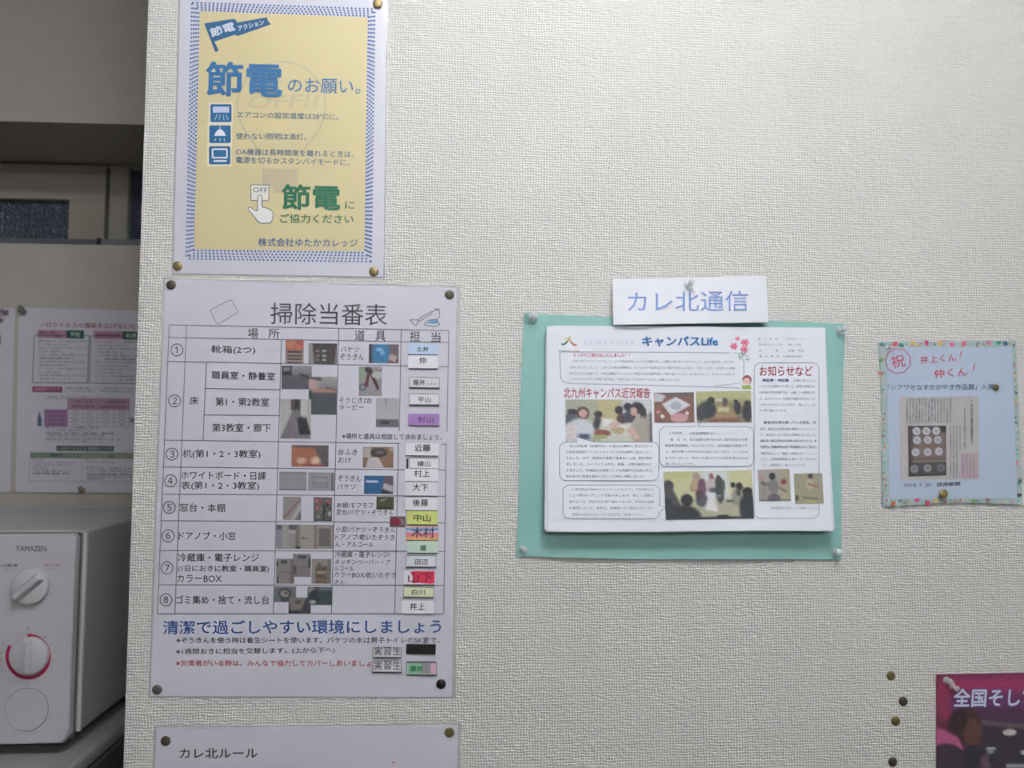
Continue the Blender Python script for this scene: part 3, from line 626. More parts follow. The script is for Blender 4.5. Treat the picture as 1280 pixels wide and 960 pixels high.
# ---- 5. green file, newsletters, title strip ---------------------------------------
K15 = K(640, 340, 5.332); K16 = K(850, 340, 5.332); K17 = K(640, 510, 4.8); K18 = K(850, 510, 4.8)
q = [(655.3, 391), (1056.5, 405.8), (1052, 701.5), (644.3, 694.3)]
M_GREEN = noise_mat('mint_green_paper', (142, 188, 182), 0.55, scale=12, amt=0.04, bump=0.0004, bscale=18, spec=0.35)
t = thing('mint_green_backing_sheet', 'mint green paper backing pinned at four corners behind the newsletters', 'paper', center(q))
def gdep(u, v): return 0.0015 + 0.0015 * math.sin(math.pi * u) * (0.4 + 0.6 * v) + 0.0012 * v * v * abs(math.sin(u * 7)) + (0.003 * max(0, 0.06 - u - v * 1.5) / .06)
def gedge(px, py, u, v):
    py += (1 - v) * 1.6 * math.sin(u * 5.5) + v * 2.0 * math.sin(u * 4 + .4)
    px += (-1.2 * math.sin(v * 6)) * (1 - u) + u * (-2.0) * math.sin(v * 3.14)
    return px, py
grn = Sheet(t, q, gdep, thick=0.0003); grn.slab('backing_sheet', M_GREEN, 28, 22, edge=gedge)

def ndep(k): return lambda u, v: 0.0052 + k * 0.0007 + 0.0105 * v ** 2.0
M_STACK = [M_NEWS, mat('grey_white_paper', (212, 212, 220), .6), mat('cool_white_paper', (220, 220, 230), .6)]
nq = [(683.4, 406.8), (1031, 409.6), (1040.5, 663.8), (685.4, 664.2)]
def nedge(px, py, u, v):
    px += u * 2.8 * (v ** 2.2 - v) ; py += v * 1.2 * math.sin(u * 6.0) * 0.5
    if u < .02 and v < .02: px += 1; py += 1
    return px, py
offs = [(-5.0, 0, 1.5, -2.0), (-3.6, 1, .6, -.8), (-4.4, -0.2, 2.6, -2.8), (-2.2, .6, 0, .6), (-1.4, -.3, 1.8, -1.2)]
for k, (dl, dt, dr, db) in enumerate(offs):
    v_ = [(nq[0][0] + dl * .25, nq[0][1] + 1), (nq[1][0] + dr * .2, nq[1][1] + 1), (nq[2][0] + dr, nq[2][1] + db), (nq[3][0] + dl, nq[3][1] + db)]
    t = thing('newsletter', ('white newsletter at the very back of the stack, against the mint green paper', 'second newsletter from the back of the stack', 'third newsletter from the back, reaching farthest right and hanging lowest on the right', 'fourth newsletter from the back of the stack', 'white newsletter directly behind the top newsletter page')[k], 'paper', center(v_, -.006), 'older newsletters under the top one')
    Sheet(t, v_, ndep(k), thick=0.0003).slab('page', M_STACK[k % 3], 10, 14, edge=nedge)
t = thing('newsletter', 'top newsletter page with blue title, red headings, photos and speech bubbles', 'paper', center(nq, -.009))
S = Sheet(t, nq, ndep(5), thick=0.0003); S.slab('page', M_NEWS, 24, 24, edge=nedge)
S.dep = ndep(5.2)
K19 = K(690, 410, 5.12); KI = K(900, 400, 9.143); K20 = K(940, 450, 8.727); K21 = K(940, 550, 8.727); K22 = K(695, 475, 5.12); K23 = K(695, 550, 5.12)
LB = (150, 152, 168); BT = (122, 124, 142)
# emblem of two crossing strokes
KL = K(660, 380, 10.667)
def stroke(pts, wds, col):
    for i in range(len(pts) - 1): S.line('emblem', KL(*pts[i]), KL(*pts[i + 1]), col, (wds[i] + wds[i + 1]) / 2 / 10.667)
stroke([(475, 468), (520, 455), (580, 450)], [10, 14, 10], (208, 196, 120)); stroke([(560, 420), (550, 450), (520, 500)], [8, 14, 20], (196, 180, 96))
stroke([(530, 490), (500, 525), (460, 545), (447, 525)], [22, 26, 24, 12], (72, 118, 96)); stroke([(545, 470), (580, 515), (615, 545)], [14, 24, 24], (206, 130, 74)); stroke([(600, 535), (630, 550), (650, 545)], [22, 24, 14], (196, 74, 70))
S.text('emblem', 'Yutaka', K19(42, 148), K19(105, 150), 2.2, (110, 150, 130)); S.text('emblem', 'College', K19(108, 150), K19(178, 150), 2.2, (214, 140, 110))
S.text('pale_title', '北九州キャンパス', K19(197, 110), K19(525, 107), 5.8, (186, 200, 222), 0.0)
S.text('blue_title', 'キャンパスLife', K19(578, 118), K19(1062, 118), 12.8, (44, 112, 178), 0.034)
S.line('frame_lines', K19(42, 152), K19(1135, 158), LB, .7); S.path('frame_lines', [K19(50, 156), K19(54, 310), K19(62, 335), K19(85, 350), K19(130, 356), K19(700, 368), K19(1200, 384)], LB, .8)
S.line('frame_lines', K19(1228, 205), K19(1228, 300), LB, .7); S.line('frame_lines', K19(1040, 372), K19(1200, 352), LB, .6); S.line('frame_lines', K19(1160, 157), K19(1190, 160), LB, .6)
S.text('red_line', 'すっかりご無沙汰いたしました！！', K19(135, 186), K19(497, 186), 4.6, (196, 60, 90), 0.012)
body = ['今年も残りわずかとなりました。いつも北九州キャンパスの活動に対しご理解ご協力をいただきまして、心より御礼申し上げます',
        'お待たせいたしました。このたびの秋の特集号は、キャンパスでの学生たちの様子を中心にお伝えしてまいります。また新しい仲間',
        '毎日の生活の記録です。今年の最後のキャンパスで学生たちが目標を持って取り組んでいることになりました。キャンパスLifeです',
        'これからもひとつひとつ学生に寄り添い、一同がんばっていきますのでよろしくお願いいたします。']
for (y, x0, x1), tx_ in zip(((224, 128, 1165), (264, 112, 1170), (303, 112, 1172), (338, 112, 820)), body): S.text('body_text', tx_, K19(x0, y - 4), K19(x1, y + 2), 3.3, BT, 0)
S.text('red_heading', '北九州キャンパス近況報告', K15(345, 840), K15(920, 843), 13.2, (172, 58, 76), 0.012)
for tx_, x0, y0, x1 in (('発　行　責　任', 432, 228, 660), ('ゆたかカレッジ', 748, 228, 968), ('北九州キャンパス', 440, 293, 715), ('第１２９号', 780, 293, 925),
                        ('文　　　　　責', 445, 360, 668), ('広報　担当', 785, 361, 955), ('発　行　年　月', 450, 426, 672), ('11月29日(金)', 718, 427, 938)):
    S.text('issue_details', tx_, KI(x0, y0), KI(x1, y0), 2.4, (120, 122, 138), 0.003)
S.text('notice_heading', 'お知らせなど', KI(452, 642), KI(1058, 642), 12.8, (176, 62, 74), 0.010)
S.rrect('frame_lines#2', 942.8, 453.5, 1023.8, 648, 8, LB, .8)
S.text('bold_notes', '新記事・特記集', K20(115, 238), K20(402, 240), 4, (74, 92, 130), 0.02)
S.text('body_text', '日課で学ぶこと、', K20(458, 238), K20(700, 240), 3.2, BT)
nb = ['いろいろな活動を行いました。後半の日程では', '10年目の学生活動では、一緒にこの時期での', 'る。またのイベントや日程で活動の学びをしっか', 'これからさらにいろいろ行う、楽しいことを', 'たに取り組んでいます。']
for y, tx_, x1 in zip((300, 367, 435, 500, 562), nb, (685, 685, 690, 690, 378)): S.text('body_text', tx_, K20(82, y), K20(x1, y + 3), 3.2, BT)
S.text('bold_notes', '新生活を持ち帰っている学生、の', K20(130, 698), K20(700, 698), 3.8, (74, 92, 130), 0.015)
nb = ['毎日、新生活と学生日課の講座もついにでした。', 'て、毎日みんなで文化の特集を行いました。', '先生からの、学生からの学びを行うことにしま', '今回の、今回は新しい学びを準備しての、新しい']
for y, tx_ in zip((765, 830, 895, 958), nb): S.text('body_text', tx_, K20(90, y), K20(705, y + 2), 3.2, BT)
nb = ['はじめ、学生にとっての思い出となりました。学', 'は特別に学習の発表会、地域の皆さんと交流し', '最新作品として、準備した課題を持っていくこと', 'した。地域発表会を開いていきます。']
for y, tx_, x1 in zip((22, 92, 160, 222), nb, (705, 710, 712, 712)): S.text('body_text', tx_, K21(100, y), K21(x1, y + 2), 3.2, BT)
S.text('body_text', 'した。地域発表に一緒にいきたいです。', K21(115, 288), K21(592, 288), 3.2, BT)
S.text('body_text', '地域発表の会として活躍しました。', K21(205, 757), K21(735, 757), 3.2, BT)
# flowers
for cx, cy, r in ((200, 215, 30), (160, 300, 46), (285, 258, 50), (275, 338, 48)):
    for a in range(6):
        t_ = a * 1.047; S.ell('flower_drawing', KI(cx + r * .6 * math.cos(t_), cy + r * .5 * math.sin(t_)), r * .42 / 9.143, r * .32 / 9.143, (216, 116, 152) if a % 2 else (226, 142, 168), .0002 + a * 1e-5, 9, t_)
    S.ell('flower_drawing', KI(cx, cy), r * .2 / 9.143, r * .2 / 9.143, (180, 70, 110), .0004, 8)
for i in range(12):
    a = random.Random(i).uniform(200, 330); b2 = random.Random(i + 50).uniform(372, 450); S.ell('flower_drawing', KI(a, b2), 2.0, .8, (138, 172, 160), .0003, 8, i)
S.line('flower_drawing', KI(255, 380), KI(262, 465), (130, 165, 150), .8)
# girl drawing
S.ell('girl_drawing', KI(308, 685), 5.8, 6, (164, 92, 92), .0002); S.ell('girl_drawing', KI(304, 700), 4.2, 4.2, (232, 206, 200), .0003); S.poly('girl_drawing', [KI(252, 748), KI(350, 742), KI(358, 792), KI(248, 790)], (168, 186, 104), .0003)
S.path('girl_drawing', [KI(290, 714), KI(302, 720), KI(316, 713)], (190, 90, 90), .6, lvl=.0004)
for x in (284, 322): S.ell('girl_drawing', KI(x, 694), .5, .6, (70, 60, 60), .0005, 6)
S.path('girl_drawing', [KI(262, 750), KI(232, 720)], (214, 180, 160), 1)
# pictures
def p_group(p):
    p.fill((172, 172, 150)); p.rect(.38, 0, .64, .5, (196, 184, 128)); p.rect(.66, 0, 1, .35, (206, 210, 216)); p.rect(.0, .35, .1, 1, (90, 94, 112), .06)
    p.rect(.4, .5, .9, 1, (206, 206, 196)); p.ell(.08, .3, .06, .08, (50, 46, 56)); p.ell(.06, .5, .09, .16, (84, 88, 108))
    p.ell(.38, .35, .05, .08, (50, 46, 50)); p.poly([(.36, .3), (.42, .5), (.38, .7), (.3, .7)], (56, 56, 64))
    p.rect(.42, .45, .55, .62, (222, 222, 220), .05); p.ell(.4, .8, .12, .09, (150, 76, 70)); p.rect(.3, .84, .48, .92, (164, 176, 96))
    p.ell(.2, .33, .075, .16, (84, 50, 56)); p.ell(.205, .33, .05, .1, (214, 160, 150)); p.ell(.17, .75, .16, .3, (206, 210, 222)); p.ell(.05, .8, .07, .25, (216, 208, 210)); p.rect(.15, .82, .28, .95, (70, 86, 118), .05)
    p.ell(.62, .25, .05, .1, (54, 46, 52)); p.ell(.66, .45, .07, .12, (86, 60, 70)); p.ell(.72, .17, .05, .09, (44, 44, 54)); p.ell(.74, .4, .07, .15, (66, 70, 84))
    p.ell(.6, .72, .08, .1, (190, 170, 120)); p.ell(.57, .6, .07, .08, (214, 170, 160)); p.rect(.62, .6, .72, .66, (226, 226, 222), .05)
    p.ell(.83, .2, .08, .14, (48, 42, 50)); p.ell(.79, .28, .04, .1, (206, 156, 140)); p.ell(.9, .35, .04, .18, (52, 46, 52)); p.ell(.88, .75, .13, .35, (172, 160, 150)); p.poly([(.7, .7), (.78, .66), (.86, .9), (.8, .95)], (212, 172, 156)); p.rect(.97, .3, 1, 1, (92, 96, 112)); p.noise(5)
def p_table(p): p.fill((138, 86, 76)); p.poly([(0, 0), (.3, .1), (.2, .3), (0, .3)], (196, 200, 206)); p.rect(.3, 0, 1, .12, (96, 92, 96)); p.poly([(.2, .38), (.55, .15), (.92, .42), (.42, .78)], (214, 216, 226)); p.ell(.55, .45, .14, .14, (176, 176, 196)); p.ell(.62, .85, .22, .15, (216, 150, 160)); p.ell(.2, .8, .05, .06, (226, 220, 220)); p.ell(.1, .65, .06, .06, (196, 130, 130)); p.ell(.82, .7, .05, .06, (222, 216, 210)); p.noise(6)
def p_class(p):
    p.fill((188, 184, 126)); p.rect(0, .35, 1, 1, (128, 116, 92), .3); p.poly([(.35, .45), (.6, .45), (.8, 1), (.25, 1)], (166, 136, 96)); p.rect(.38, .52, .6, .66, (204, 200, 150), .05); p.rect(.35, .25, .55, .32, (214, 212, 206), .05)
    p.ell(.27, .3, .07, .12, (50, 48, 54)); p.ell(.2, .6, .16, .28, (48, 54, 62)); p.ell(.08, .7, .1, .25, (60, 62, 66)); p.ell(.52, .35, .05, .15, (92, 84, 84)); p.ell(.72, .35, .04, .08, (52, 48, 54)); p.ell(.75, .55, .06, .2, (50, 52, 62)); p.ell(.93, .42, .06, .12, (50, 46, 54)); p.ell(.92, .7, .09, .3, (52, 56, 64)); p.rect(.2, .88, .8, 1, (140, 84, 64), .1); p.noise(6)
def p_play(p):
    p.fill((206, 206, 150)); p.rect(.42, 0, .75, .6, (214, 218, 222), .1); p.rect(.75, 0, 1, .6, (210, 208, 152), .08); p.rect(.3, .6, .9, 1, (182, 178, 150), .15)
    p.rect(0, 0, .3, .15, (196, 198, 130), .1); p.ell(.05, .3, .06, .12, (58, 60, 64)); p.poly([(0, .3), (.08, .3), (.18, .7), (0, 1)], (66, 68, 72)); p.ell(.31, .35, .02, .08, (150, 140, 130))
    p.ell(.37, .12, .04, .1, (170, 150, 146), .6); p.ell(.36, .3, .05, .16, (190, 160, 120)); p.ell(.43, .35, .05, .2, (112, 74, 100)); p.ell(.42, .6, .07, .14, (80, 88, 96)); p.ell(.39, .5, .04, .12, (86, 60, 76))
    p.ell(.54, .15, .03, .1, (156, 84, 92)); p.ell(.53, .3, .06, .14, (190, 176, 176)); p.ell(.56, .4, .06, .05, (92, 92, 100)); p.ell(.62, .25, .04, .16, (74, 66, 76)); p.ell(.63, .42, .05, .25, (66, 76, 74)); p.ell(.67, .3, .02, .12, (78, 90, 88)); p.rect(.58, .5, .64, .54, (150, 160, 150), .03)
    p.poly([(.5, .5), (.55, .5), (.6, .85), (.45, .8)], (232, 228, 230)); p.ell(.78, .3, .03, .06, (38, 38, 46)); p.ell(.85, .34, .04, .09, (40, 38, 48)); p.ell(.82, .55, .06, .18, (150, 146, 134)); p.ell(.84, .45, .03, .08, (80, 72, 78))
    p.ell(.94, .45, .06, .1, (34, 36, 44)); p.ell(.94, .8, .1, .33, (44, 50, 56)); p.ell(.74, .63, .05, .03, (92, 94, 92))
    p.ell(.25, .6, .07, .13, (38, 38, 48)); p.ell(.2, .95, .2, .25, (36, 40, 48)); p.ell(.03, .85, .08, .3, (44, 48, 54)); p.rect(0, .95, 1, 1.1, (44, 46, 50)); p.ell(.65, .96, .08, .05, (40, 42, 46)); p.noise(4)
def p_b1(p): p.fill((168, 160, 154)); p.rect(.68, 0, 1, 1, (172, 162, 132)); p.rect(0, .5, .3, 1, (150, 138, 130), .2); p.ell(.45, .22, .1, .12, (42, 44, 54)); p.ell(.47, .55, .17, .22, (126, 122, 122)); p.rect(.15, .42, .38, .52, (118, 116, 118)); p.ell(.14, .26, .05, .05, (190, 130, 130)); p.ell(.14, .42, .06, .06, (120, 84, 86)); p.ell(.8, .4, .09, .09, (148, 56, 64)); p.poly([(.65, .55), (.9, .68), (.88, .76), (.65, .62)], (140, 100, 96)); p.ell(.47, .92, .2, .16, (100, 88, 104)); p.rect(.0, .97, 1, 1, (70, 66, 70)); p.noise(4)
def p_b2(p): p.fill((160, 156, 124)); p.ell(.58, .08, .09, .12, (66, 60, 72)); p.ell(.55, .35, .14, .18, (186, 176, 150)); p.poly([(.5, .3), (.86, .42), (.86, .48), (.45, .38)], (178, 104, 86)); p.poly([(.25, .76), (.85, .84), (.85, .88), (.3, .82)], (98, 92, 84)); p.rect(.4, .88, .75, 1, (176, 180, 96), .08); p.ell(.06, .8, .08, .1, (96, 76, 70)); p.noise(4)
S.picture('printed_photo', [K22(60, 125), K22(612, 125), K22(618, 398), K22(62, 392)], p_group, (56, 34))
S.picture('printed_photo', [K22(625, 82), K22(882, 78), K22(887, 270), K22(630, 272)], p_table, (34, 26))
S.picture('printed_photo', [K22(895, 74), K22(1248, 68), K22(1254, 270), K22(901, 270)], p_class, (44, 28))
S.picture('printed_photo', [(829.1, 589.6), (939.5, 587.5), (942.7, 648.3), (832.2, 649.9)], p_play, (64, 40))
S.picture('printed_photo', [K21(60, 325), K21(408, 315), K21(428, 662), K21(78, 668)], p_b1, (34, 34))
S.picture('printed_photo', [K21(455, 368), K21(766, 362), K21(784, 692), K21(472, 698)], p_b2, (32, 34))
# bubbles
def bubble(x0, y0, x1, y1, tail):
    r = 8; pts = []
    for cx, cy, a in ((x1 - r, y0 + r, -90), (x1 - r, y1 - r, 0), (x0 + r, y1 - r, 90), (x0 + r, y0 + r, 180)):
        for k in range(5): t_ = math.radians(a + k * 22.5); pts.append((cx + r * math.cos(t_), cy + r * .9 * math.sin(t_)))
    S.poly('speech_bubbles', pts, (226, 229, 238), .0006); S.path('speech_bubbles', pts, LB, .8, True, .0007)
    S.poly('speech_bubbles', tail, (226, 229, 238), .0008); S.path('speech_bubbles', [tail[0], tail[1]], LB, .6, lvl=.0009); S.path('speech_bubbles', [tail[1], tail[2]], LB, .6, lvl=.0009)
bubble(699.5, 552, 823.5, 601.5, [(720.5, 553.5), (720.5, 546), (744, 553.5)])
bubble(703.8, 605.5, 824.8, 649, [(823.5, 632), (831.5, 634), (822, 643)])
bubble(824.5, 532.5, 941.8, 583.8, [(866, 534), (876, 528), (872.5, 534)])
for tx_, x0, y, x1 in (('北九州会場「読書秋子」の秋の収穫祭に先生方が３', 343, 236, 838), ('人特別会議室でクリエイティブハウスの見学に協力してい', 322, 272, 838), ('きました。まず、秋田市の食堂で食事をした後、館内見学', 325, 308, 840),
                       ('学しました。ハーバリウム作り、絵画、小物の製作など', 325, 345, 838), ('を見ました。卒業後の方向性としても先輩の大作品に学ぶ', 325, 382, 838), ('皆が自信に卒業生達はとれている活動に感動しました。', 325, 418, 795),
                       ('11月2日(土)秋のイベントとハウスで、さわ祭りの', 360, 497, 850), ('ことで数分ハプニングが秋の楽しみが、新しい活動に', 342, 532, 850), ('続けました。学生たちに移り替わりはじめ、次世代の課題', 342, 570, 852),
                       ('を整理しました。来年は、保護者へのご案内も行いたい', 345, 608, 850), ('詳細は本日のカレッジブログをご参照ください。', 362, 647, 805)):
    S.text('bubble_text', tx_, K17(x0, y), K17(x1, y + 1), 3.4, BT, 0, lvl=.0010)
for tx_, x0, y, x1 in (('１年調理！　２年生調理学ぶ！', 836, 543, 892), ('毎　日　を、毎日健康な体の日々のご飯学び全って学', 838, 551, 934), ('講座教員部講師、ひとりひとりに、特別講座の実習です', 831, 558.6, 934.5),
                       ('た。専門分野一つを作るのは自分に先とがあり、ゲームの方', 832, 566.3, 934.8), ('まで行いました。地方の先輩はできた活動を見せるのか', 832, 574, 935.5), ('楽しかったようです。', 832, 581.5, 869)):
    S.text('bubble_text', tx_, (x0, y), (x1, y + .4), 3.4, BT, 0, lvl=.0010)
S.finish({'blue_title': 'bold blue title', 'red_heading': 'red heading', 'notice_heading': 'red outlined heading of the notices column'})

q = [K15(668, 48), K16(575, 25), K16(590, 335), K15(675, 352)]
t = thing('title_strip', 'small white paper strip with five pale blue characters pinned above the newsletter', 'sign', center(q))
S = Sheet(t, q, lambda u, v: 0.004 + 0.0085 * v + 0.0012 * math.sin(u * 9), thick=0.0003); S.slab('strip', mat('strip_paper', (214, 215, 222), .55), 14, 6)
S.text('lettering', 'カレ北通信', K15(772, 266), K16(455, 260), 25.5, (112, 140, 200), 0.002); S.finish()

# ---- 6. congratulation note ---------------------------------------------------------
K30 = K(1080, 410, 4.0); K31 = K(1090, 420, 12.0); K32 = K(1180, 420, 12.0); K2 = K(1110, 490, 8.0); K3b = K(1090, 570, 6.737)
q = [(1098, 427), (1270, 426), (1278.5, 630), (1104.8, 633)]
t = thing('congratulation_note', 'pale blue handwritten note with flowered border and a small newspaper clipping', 'poster', center(q))
def cdep(u, v): return 0.0012 + 0.009 * max(0, v - .6) ** 1.6 * (abs(u - .45) * 2) ** 1.3 + .004 * max(0, 1 - abs(u - .5) * 2) * max(0, v - .3) * .3
def cedge(px, py, u, v): return px + 1.0 * math.sin(v * 5) * (1 - u), py + v ** 6 * (-3.0 * math.sin(math.pi * u) ** 2)
S = Sheet(t, q, cdep, thick=0.0003); S.slab('flowered_backing', mat('flowered_paper', (164, 184, 186), .5), 24, 24, edge=cedge)
rnd = random.Random(5)
spots = [(K31(345, 120), (214, 80, 100)), (K31(300, 150), (206, 90, 100)), (K31(610, 110), (214, 180, 96)), (K31(820, 105), (200, 60, 130)), (K31(1020, 105), (214, 160, 96)), (K32(120, 130), (226, 100, 150)), (K32(300, 110), (220, 100, 140)),
         (K32(505, 130), (150, 120, 150)), (K32(670, 105), (200, 120, 150)), (K32(820, 100), (60, 150, 120)), (K32(920, 110), (60, 100, 150)), (K31(150, 130), (90, 130, 130)), (K31(440, 140), (70, 120, 116)), (K31(140, 360), (90, 160, 110)),
         (K31(130, 560), (214, 130, 100)), (K3b(180, 400), (214, 110, 70)), (K3b(380, 370), (220, 80, 130)), (K3b(470, 397), (206, 70, 100)), (K3b(535, 375), (220, 205, 110)), (K3b(280, 390), (150, 150, 140)), (K3b(860, 385), (120, 150, 110)), (K3b(975, 370), (170, 110, 120)), (K3b(1240, 330), (60, 70, 84)), (K3b(1245, 210), (80, 120, 110))]
for (c, col) in spots: S.ell('flower_print', c, 3.6, 2.6, col, .0002 + rnd.random() * 5e-5, 10, rnd.random() * 3)
for i in range(240):
    u = rnd.random(); side = i % 4
    e = .022
    if side == 0: c = (1099.5 + u * 169, 429.5 + rnd.random() * 3)
    elif side == 1: v = u; c = (1100 + v * 5 + rnd.random() * 4, 430 + v * 198)
    elif side == 2: v = u; c = (1266.5 + v * 6 + rnd.random() * 2.5, 430 + v * 195)
    else: c = (1108 + u * 166, 625 + rnd.random() * 3)
    col = rnd.choice([(214, 110, 130), (120, 170, 150), (96, 150, 130), (220, 190, 120), (190, 215, 220), (90, 110, 150), (230, 160, 170), (150, 190, 160), (206, 120, 90)])
    S.ell('flower_print', c, rnd.uniform(.8, 2.2), rnd.uniform(.7, 1.6), col, .0002 + rnd.random() * 5e-5, 7, rnd.random() * 3)
qi = [(1108, 434.5), (1264.5, 434), (1271.5, 622.5), (1112, 623.5)]
I = Sheet(t, qi, lambda u, v: cdep(u * .93 + .04, v * .93 + .04) + .0004, thick=0.0003); I.slab('inner_sheet', mat('pale_blue_paper', (178, 192, 212), .5), 24, 24)
I.dep = lambda u, v: cdep(u * .93 + .04, v * .93 + .04) + .0005
RD = (206, 62, 84)
cl = []
for i in range(73):
    a = 2 * math.pi * i / 72; r = 1 + .1 * abs(math.sin(a * 4.5)) ; cl.append(K31(392 + 175 * r * math.cos(a), 375 + 172 * r * math.sin(a)))
I.path('cloud_outline', cl, (196, 90, 130), 1.1)
I.text('red_handwriting', '祝', K31(308, 490), K31(508, 450), 15.5, (196, 66, 96), 0.002)
I.text('red_handwriting', '井上くん', K30(282, 180), K30(462, 165), 9.8, RD, 0.006); I.text('red_handwriting', '仲くん', K30(352, 252), K30(518, 238), 11, RD, 0.006)
for a, b_, c, d in (((487, 115), (482, 142), (480, 150), (479, 154)), ((555, 178), (545, 214), (541, 222), (540, 227))): I.line('red_handwriting', K30(*a), K30(*b_), RD, 1.2); I.line('red_handwriting', K30(*c), K30(*d), RD, 1.2)
I.text('black_handwriting', '「シアワセなすかがやき作品展」入賞', K30(120, 312), K30(648, 308), 7.4, (84, 92, 110), 0.0)
I.text('black_handwriting', '2018. 7. 20', K2(160, 948), K2(430, 946), 4.2, (80, 84, 92)); I.text('black_handwriting', '読売新聞', K2(490, 948), K2(722, 938), 5.4, (70, 74, 84), 0.008)
I.finish({'red_handwriting': 'red handwriting', 'cloud_outline': 'scalloped red outline around one character'})
S.finish()
cq = [K30(178, 346), K30(573, 341), K30(576, 755), K30(183, 761)]
Cp = Sheet(t, cq, lambda u, v: cdep(.15 + u * .55, .33 + v * .5) + .0009, thick=0.0002); Cp.slab('newspaper_clipping', mat('newsprint', (184, 180, 182), .7), 10, 10)
Cp.dep = lambda u, v: cdep(.15 + u * .55, .33 + v * .5) + .00095
news = 'この作品展は障害のある人たちの作品を広く紹介し社会参加を進めるため毎年開かれている今年は県内から多くの応募があり審査の結果入賞作品が選ばれた会場には力作が並び来場者は足を止めて見入っていた'
def vtext(part, i0, n, x, y0, y1, wd, col, bold=0):
    s_ = '\n'.join((news * 3)[i0:i0 + n]); tv, tf, _ly = glyphs(s_, 0); mn, mx = tv.min(0), tv.max(0)
    P = []
    for a, b_ in tv:
        u = (a - mn[0]) / (mx[0] - mn[0]); v = (mx[1] - b_) / (mx[1] - mn[1]); P.append(K2(x - wd / 2 + u * wd, y0 + v * (y1 - y0)))
    Cp.add(part, P, tf, col, .0003)
for i in range(15): vtext('news_columns', i * 7, 10, 190 + i * 31, 62, 312, 20, (112, 110, 118))
for i in range(4): vtext('news_columns', i * 9, 20, 625 + i * 32, 335, 860 if i < 3 else 590, 20, (116, 114, 122))
Cp.poly('pink_panel', [K2(728, 610), K2(895, 605), K2(900, 862), K2(732, 865)], (182, 164, 172))
for i in range(4): vtext('news_columns', i * 6, 9, 750 + i * 36, 625, 850, 18, (128, 112, 124))
vtext('news_headline', 0, 9, 838, 80, 525, 30, (92, 92, 102), .01); vtext('news_headline', 12, 9, 768, 150, 560, 24, (110, 110, 118))
def p_plates(p):
    p.grad((104, 96, 92), (74, 70, 74)); p.rect(0, .15, 1, .66, (132, 112, 104), .1); p.rect(.85, 0, 1, .12, (60, 62, 56), .05); p.rect(0, 0, .12, 1, (74, 66, 66), .08)
    for y in (.62, .4): p.rect(.05, y, 1, y + .03, (128, 96, 88), .03)
    p.rect(.1, .69, 1, .72, (150, 134, 124), .03)
    for (x, y, c) in ((287, 390, 1), (385, 390, 1), (483, 388, 1), (290, 480, 1), (398, 478, 1), (500, 478, .95), (275, 600, 1), (397, 600, 1), (510, 595, 1), (260, 765, .72), (395, 762, .75), (530, 760, .58)):
        u, v = (x - 200) / 385, (y - 335) / 505
        p.ell(u, v, .125, .09, (70, 62, 62), .25); p.ell(u, v, .11, .082, tuple(k * c for k in (190, 188, 198)), .25); p.ell(u, v, .05, .035, tuple(k * c for k in (165, 158, 172)), .5)
Cp.picture('printed_photo', [K2(200, 338), K2(582, 336), K2(584, 835), K2(205, 845)], p_plates, (44, 52)); Cp.finish()

